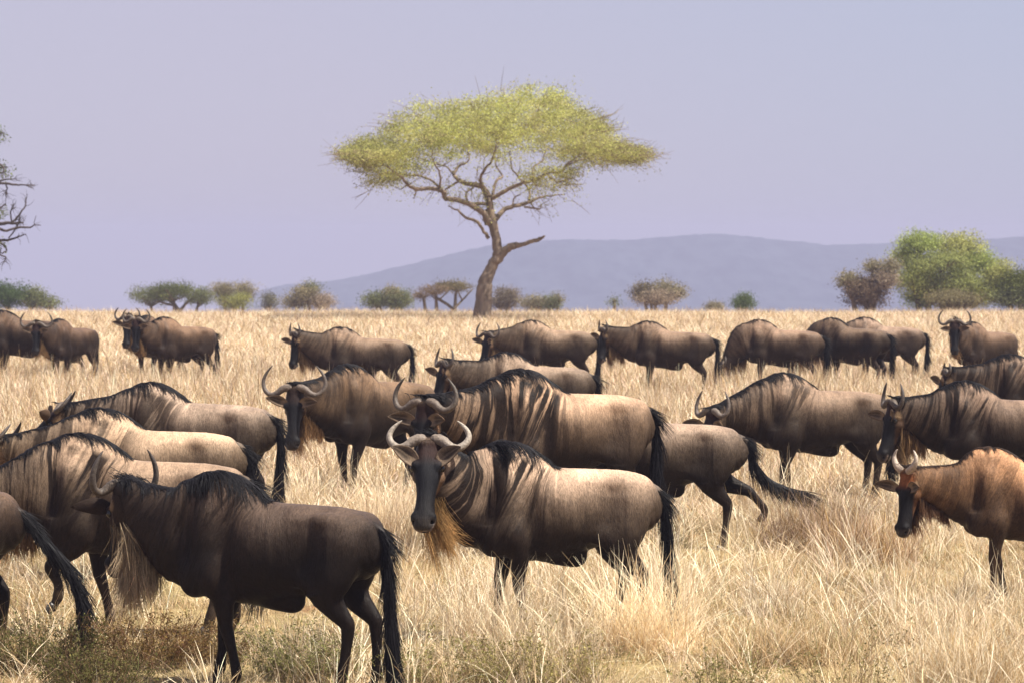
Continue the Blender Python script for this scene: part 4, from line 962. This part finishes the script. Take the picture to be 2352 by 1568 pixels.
weeds = make_variants('low_weeds', [(60, .26, .10, .0030, dict(lean=.7, cols=(DEAD * .7, GOLD * .7, GREENY, STRAW), probs=(.35, .25, .2, .2), seed_heads=.7, droop=.5)) for _ in range(4)] +
                      [(26, .62, .07, .0040, dict(lean=.42, cols=(PALEG, PALEG, STRAW), seed_heads=.7, droop=.3)) for _ in range(3)])
x, y = region(19.5, 40, 16, rg)
m = (fbm(x, y, 1.6, 31) * .6 + rg.random(len(x)) > .62) & ~((x < -1.2) & (y < 25) & (rg.random(len(x)) < .5)) & ~opened(x, y, rg); x, y = x[m], y[m]
scatter('dry_grass', 'brown weedy tufts and tall seeding stems scattered through the near grass', 'grass', place(x, y), rg.uniform(.7, 1.4, len(x)), rg.uniform(.5, 1.2, len(x)), weeds, 9)

def clump(name, label, cat, px, py, wpx, hm, n, cols, probs=None, lean=.5, width=.004, droop=.2, seed=0, twigs=0, twigcol=(.20, .15, .10), leafc=None, group=None, seed_heads=.3):
    """a clump whose foot stands at picture row py"""
    rng = np.random.default_rng(500 + seed); D = F * CAMH / (py - HZ); x0 = float(gx(px, D)); S = F / D; wr = wpx / S / 2
    root = empty(name, (x0, D, float(ground_z(x0, D))))
    a = rng.uniform(0, 6.28, n); rr = np.sqrt(rng.random(n)) * wr; roots = np.stack([rr * np.cos(a), rr * np.sin(a) * .6, np.full(n, -.02)], -1)
    V, f, C = blades(n, hm, wr, width, rng, lean=lean, cols=cols, probs=probs, segs=5, droop=droop, roots=roots, seed_heads=seed_heads)
    mk('leaves', V, f, M_GRASS, root, {'col': ('FLOAT_COLOR', np.clip(C, 0, .9))}, False)
    if twigs:
        bag = Bag(); LP = []
        for _ in range(twigs):
            a = rng.uniform(0, 6.28); q = math.sqrt(rng.random()) * wr * .7; p = np.array([q * math.cos(a), q * math.sin(a) * .6, -.02]); dv = unit(np.array([math.cos(a) * .5 + rng.normal(0, .25), math.sin(a) * .5 + rng.normal(0, .25), 1]))
            P = [p]; hh = hm * rng.uniform(.6, 1.15)
            for i in range(4): dv = unit(dv + rng.normal(0, .14, 3)); P.append(P[-1] + dv * hh / 4)
            limb(bag, P, [.0023, .0020, .0017, .0013, .0008], 4, 0, rng, np.array(twigcol) * math.exp(rng.normal(0, .3)), .0006)
            for _ in range(4):
                i = rng.integers(1, 4); d2 = unit(dv + rng.normal(0, .6, 3)); e = P[i] + d2 * hh * rng.uniform(.12, .3)
                limb(bag, [P[i], (P[i] + e) / 2 + rng.normal(0, .006, 3), e], [.0014, .0012, .0007], 4, 0, rng, np.array(twigcol), .0005); LP.append(e); LP.append((P[i] + e) / 2)
        bag.build('stems', M_BARK, root)
        if leafc is not None:
            LP = np.repeat(np.array(LP), 7, 0); LP = LP + rng.normal(0, .014, LP.shape); v, f = leafquads(LP, .010, rng)
            cc = np.array(leafc) * np.exp(rng.normal(0, .3, (len(LP), 1))); mk('foliage', v, f, M_BUSH, root, {'col': ('FLOAT_COLOR', np.repeat(cc, 4, 0))}, False)
    tag(root, label, cat, group)
PG = 'grass clumps and shrubs between the animals'
PS = (PALEG, STRAW, PINK)
clump('grass_clump', 'big pinkish dry clump right of the streaming tail', 'grass clump', 1860, 1262, 250, .62, 1900, (PINK, GOLD, DEAD), (.35, .3, .35), .5, seed=1, group=PG)
clump('grass_clump', 'broad dry clump left of the ginger young animal, dark at its foot', 'grass clump', 1985, 1295, 240, .58, 1700, (PINK, GOLD, DEAD), (.3, .3, .4), .5, seed=2, group=PG)
clump('grass_clump', 'tall pale clump behind the golden beard and left of the centre face', 'grass clump', 890, 1270, 130, .72, 1000, PS, (.4, .4, .2), .3, seed=3, group=PG)
clump('grass_clump', 'bleached white stems standing in front of the centre animal forelegs', 'grass clump', 1120, 1505, 190, .66, 620, PS, (.7, .2, .1), .28, .0042, seed=4, group=PG, seed_heads=.6)
clump('grass_clump', 'leaning silvery stems around the hanging tail of the centre animal', 'grass clump', 1490, 1500, 230, .72, 900, PS, (.75, .2, .05), .42, .0046, seed=5, group=PG, seed_heads=.6)
clump('grass_clump', 'thin pale stems under the belly of the centre animal', 'grass clump', 1290, 1510, 260, .50, 420, PS, (.7, .2, .1), .3, .004, seed=6, group=PG, seed_heads=.6)
clump('grass_clump', 'white tuft with splayed stems in the open ground at right', 'grass clump', 1770, 1410, 170, .46, 420, PS, (.7, .2, .1), .6, .0042, seed=7, group=PG)
clump('twiggy_shrub', 'rusty dark bush below the beard of the foreground bull', 'shrub', 330, 1545, 250, .40, 700, (GOLD * .55, DEAD * .6, STRAW * .7), None, .6, .0034, .3, seed=8, twigs=90, twigcol=(.16, .08, .045), leafc=(.14, .09, .03), group=PG)
clump('twiggy_shrub', 'dark grassy bush in the bottom left corner', 'shrub', 90, 1560, 260, .42, 800, (GOLD * .5, DEAD * .55, GREENY * .7), None, .5, .0034, .3, seed=9, twigs=80, twigcol=(.15, .09, .05), leafc=(.10, .10, .03), group=PG)
clump('twiggy_shrub', 'grey green twiggy shrub between the legs of the foreground bull', 'shrub', 700, 1560, 260, .42, 520, (DEAD, GREENY, STRAW, PALEG), None, .5, .0032, .25, seed=10, twigs=110, twigcol=(.30, .23, .16), leafc=(.20, .19, .07), group=PG)
clump('twiggy_shrub', 'brown twiggy shrub right of the foreground bull tail', 'shrub', 1010, 1590, 260, .42, 620, (DEAD, GOLD, STRAW, PALEG), None, .5, .0032, .25, seed=11, twigs=80, twigcol=(.32, .24, .15), leafc=(.22, .20, .07), group=PG)
clump('twiggy_shrub', 'low dense khaki shrub in front of the centre animal', 'shrub', 1250, 1600, 300, .50, 700, (STRAW, GREENY, DEAD), (.6, .15, .25), .5, .0034, .25, seed=12, twigs=90, twigcol=(.34, .26, .16), leafc=(.26, .22, .08), group=PG)
clump('twiggy_shrub', 'dark stalky weed at the bottom right of centre', 'shrub', 1660, 1640, 120, .42, 120, (STRAW, DEAD), None, .4, .0034, .2, seed=13, twigs=35, twigcol=(.20, .15, .08), leafc=(.20, .18, .06), group=PG)
clump('twiggy_shrub', 'tall branching dry weed left of the bottom right grass', 'shrub', 1960, 1640, 130, .62, 140, (STRAW, DEAD), None, .4, .0034, .2, seed=14, twigs=14, twigcol=(.26, .18, .10), leafc=(.2, .17, .07), group=PG)
clump('twiggy_shrub', 'dark tangled low shrub between the two left foreground shrubs', 'shrub', 215, 1610, 260, .34, 500, (GOLD * .5, DEAD * .6, GREENY * .6), None, .6, .0034, .3, seed=31, twigs=90, twigcol=(.13, .08, .05), leafc=(.10, .09, .03), group=PG)
clump('twiggy_shrub', 'small rusty shrub beside the near foreleg of the foreground bull', 'shrub', 500, 1530, 130, .30, 260, (GOLD * .6, DEAD * .7), None, .6, .0034, .3, seed=32, twigs=50, twigcol=(.17, .09, .05), leafc=(.15, .10, .04), group=PG)
clump('grass_clump', 'straw coloured clump in the bottom right corner', 'grass clump', 2230, 1600, 320, .52, 1300, (STRAW, PALEG, GOLD), (.5, .3, .2), .5, seed=15, group=PG)
clump('grass_clump', 'pale clump around the forelegs of the ginger young animal', 'grass clump', 2190, 1460, 260, .48, 700, PS, (.5, .35, .15), .5, seed=16, group=PG)
clump('grass_clump', 'low golden clump in the middle of the open ground at right', 'grass clump', 1830, 1530, 340, .36, 1300, (STRAW, GOLD, GREENY), (.6, .25, .15), .6, seed=17, group=PG)
clump('grass_clump', 'tall bleached tuft in front of the dark head at right', 'grass clump', 2290, 1180, 110, .66, 260, PS, (.7, .25, .05), .5, .005, seed=18, group=PG)
clump('grass_clump', 'upright pale stems beside the muzzle of the wide horned animal', 'grass clump', 690, 1190, 90, .62, 260, PS, (.6, .3, .1), .3, .0055, seed=19, group=PG, seed_heads=.5)
clump('grass_clump', 'seeding stems in front of the animal with one flat ear', 'grass clump', 1820, 1180, 300, .70, 150, PS, (.5, .4, .1), .3, .006, seed=20, group=PG, seed_heads=.7)
clump('grass_clump', 'weedy clump under the lone grazing animal far back', 'grass clump', 790, 945, 200, .75, 300, PS, None, .45, .009, seed=21, group=PG, seed_heads=.5)
clump('grass_clump', 'scrubby clump where the hidden head grazes', 'grass clump', 1690, 945, 90, .6, 300, (STRAW, DEAD, PALEG), None, .6, .009, seed=22, group=PG)
clump('grass_clump', 'leaning stalks before the staring animal at far right', 'grass clump', 2220, 960, 160, .85, 200, PS, None, .55, .009, seed=23, group=PG, seed_heads=.5)

# ================================================================== AIR, SKY, SUN, CAMERA
def haze():
    bm = np.array([(x, y, z) for z in (-85, 15.5) for x, y in ((-1900, -20), (1900, -20), (1900, 3250), (-1900, 3250))])
    q = [[0, 3, 2, 1], [4, 5, 6, 7], [0, 1, 5, 4], [1, 2, 6, 5], [2, 3, 7, 6], [3, 0, 4, 7]]
    m = bpy.data.materials.new('haze_air'); m.use_nodes = True; nt = m.node_tree; nt.nodes.clear()
    out = nt.nodes.new('ShaderNodeOutputMaterial'); v = nt.nodes.new('ShaderNodeVolumePrincipled')
    v.inputs['Color'].default_value = (.50, .495, .665, 1); v.inputs['Density'].default_value = .00052; v.inputs['Anisotropy'].default_value = 0
    nt.links.new(v.outputs[0], out.inputs['Volume'])
    tag(mk('haze', bm, q, m, smooth=False), kind='stuff')
haze()
w = bpy.data.worlds.new('World'); SC.world = w; w.use_nodes = True; nt = w.node_tree; bg = nt.nodes['Background']
SUNDIR = Vector((.46, -.20, .87)).normalized()
sky = nt.nodes.new('ShaderNodeTexSky'); sky.sky_type = 'NISHITA'; sky.sun_disc = False
sky.sun_elevation = math.asin(SUNDIR.z); sky.sun_rotation = math.atan2(SUNDIR.x, SUNDIR.y)
sky.air_density = 1.0; sky.dust_density = 3.0; sky.altitude = 1500
hs = nt.nodes.new('ShaderNodeMix'); hs.data_type = 'RGBA'; hs.inputs[0].default_value = .82
tcw = nt.nodes.new('ShaderNodeTexCoord'); sx = nt.nodes.new('ShaderNodeSeparateXYZ'); L(nt, tcw.outputs['Generated'], sx.inputs[0])
hx = math_(nt, 'ADD', math_(nt, 'MULTIPLY', sx.outputs['X'], 2.6), math_(nt, 'MULTIPLY', sx.outputs['Z'], 3.0))
hg = ramp(nt, hx, -.5, .8, (5.45, 5.1, 6.6, 1), (4.75, 5.1, 6.8, 1)); L(nt, hg.outputs['Color'], hs.inputs[7])
L(nt, sky.outputs[0], hs.inputs[6]); L(nt, hs.outputs[2], bg.inputs[0]); bg.inputs[1].default_value = .05
sl = bpy.data.lights.new('sun', 'SUN'); sl.energy = 5; sl.angle = R(.5); sl.color = (1, .95, .86)
so = bpy.data.objects.new('sun', sl); COL.objects.link(so); so.rotation_euler = SUNDIR.to_track_quat('Z', 'Y').to_euler()
cam = bpy.data.cameras.new('camera'); co = bpy.data.objects.new('camera', cam); COL.objects.link(co); SC.camera = co
co.location = (0, 0, CAMH); co.rotation_euler = (R(90) - math.atan((784 - HZ) / F), 0, 0)
cam.sensor_width = 36; cam.lens = 36 * F / 2352; cam.clip_end = 6000; cam.clip_start = .5
cam.dof.use_dof = True; cam.dof.focus_distance = 24.2; cam.dof.aperture_fstop = 8
SC.view_settings.view_transform = 'Standard'; SC.view_settings.look = 'None'; SC.view_settings.exposure = 1.1; SC.view_settings.gamma = 1
SC.cycles.volume_bounces = 0; SC.cycles.max_bounces = 5; SC.cycles.use_denoising = True
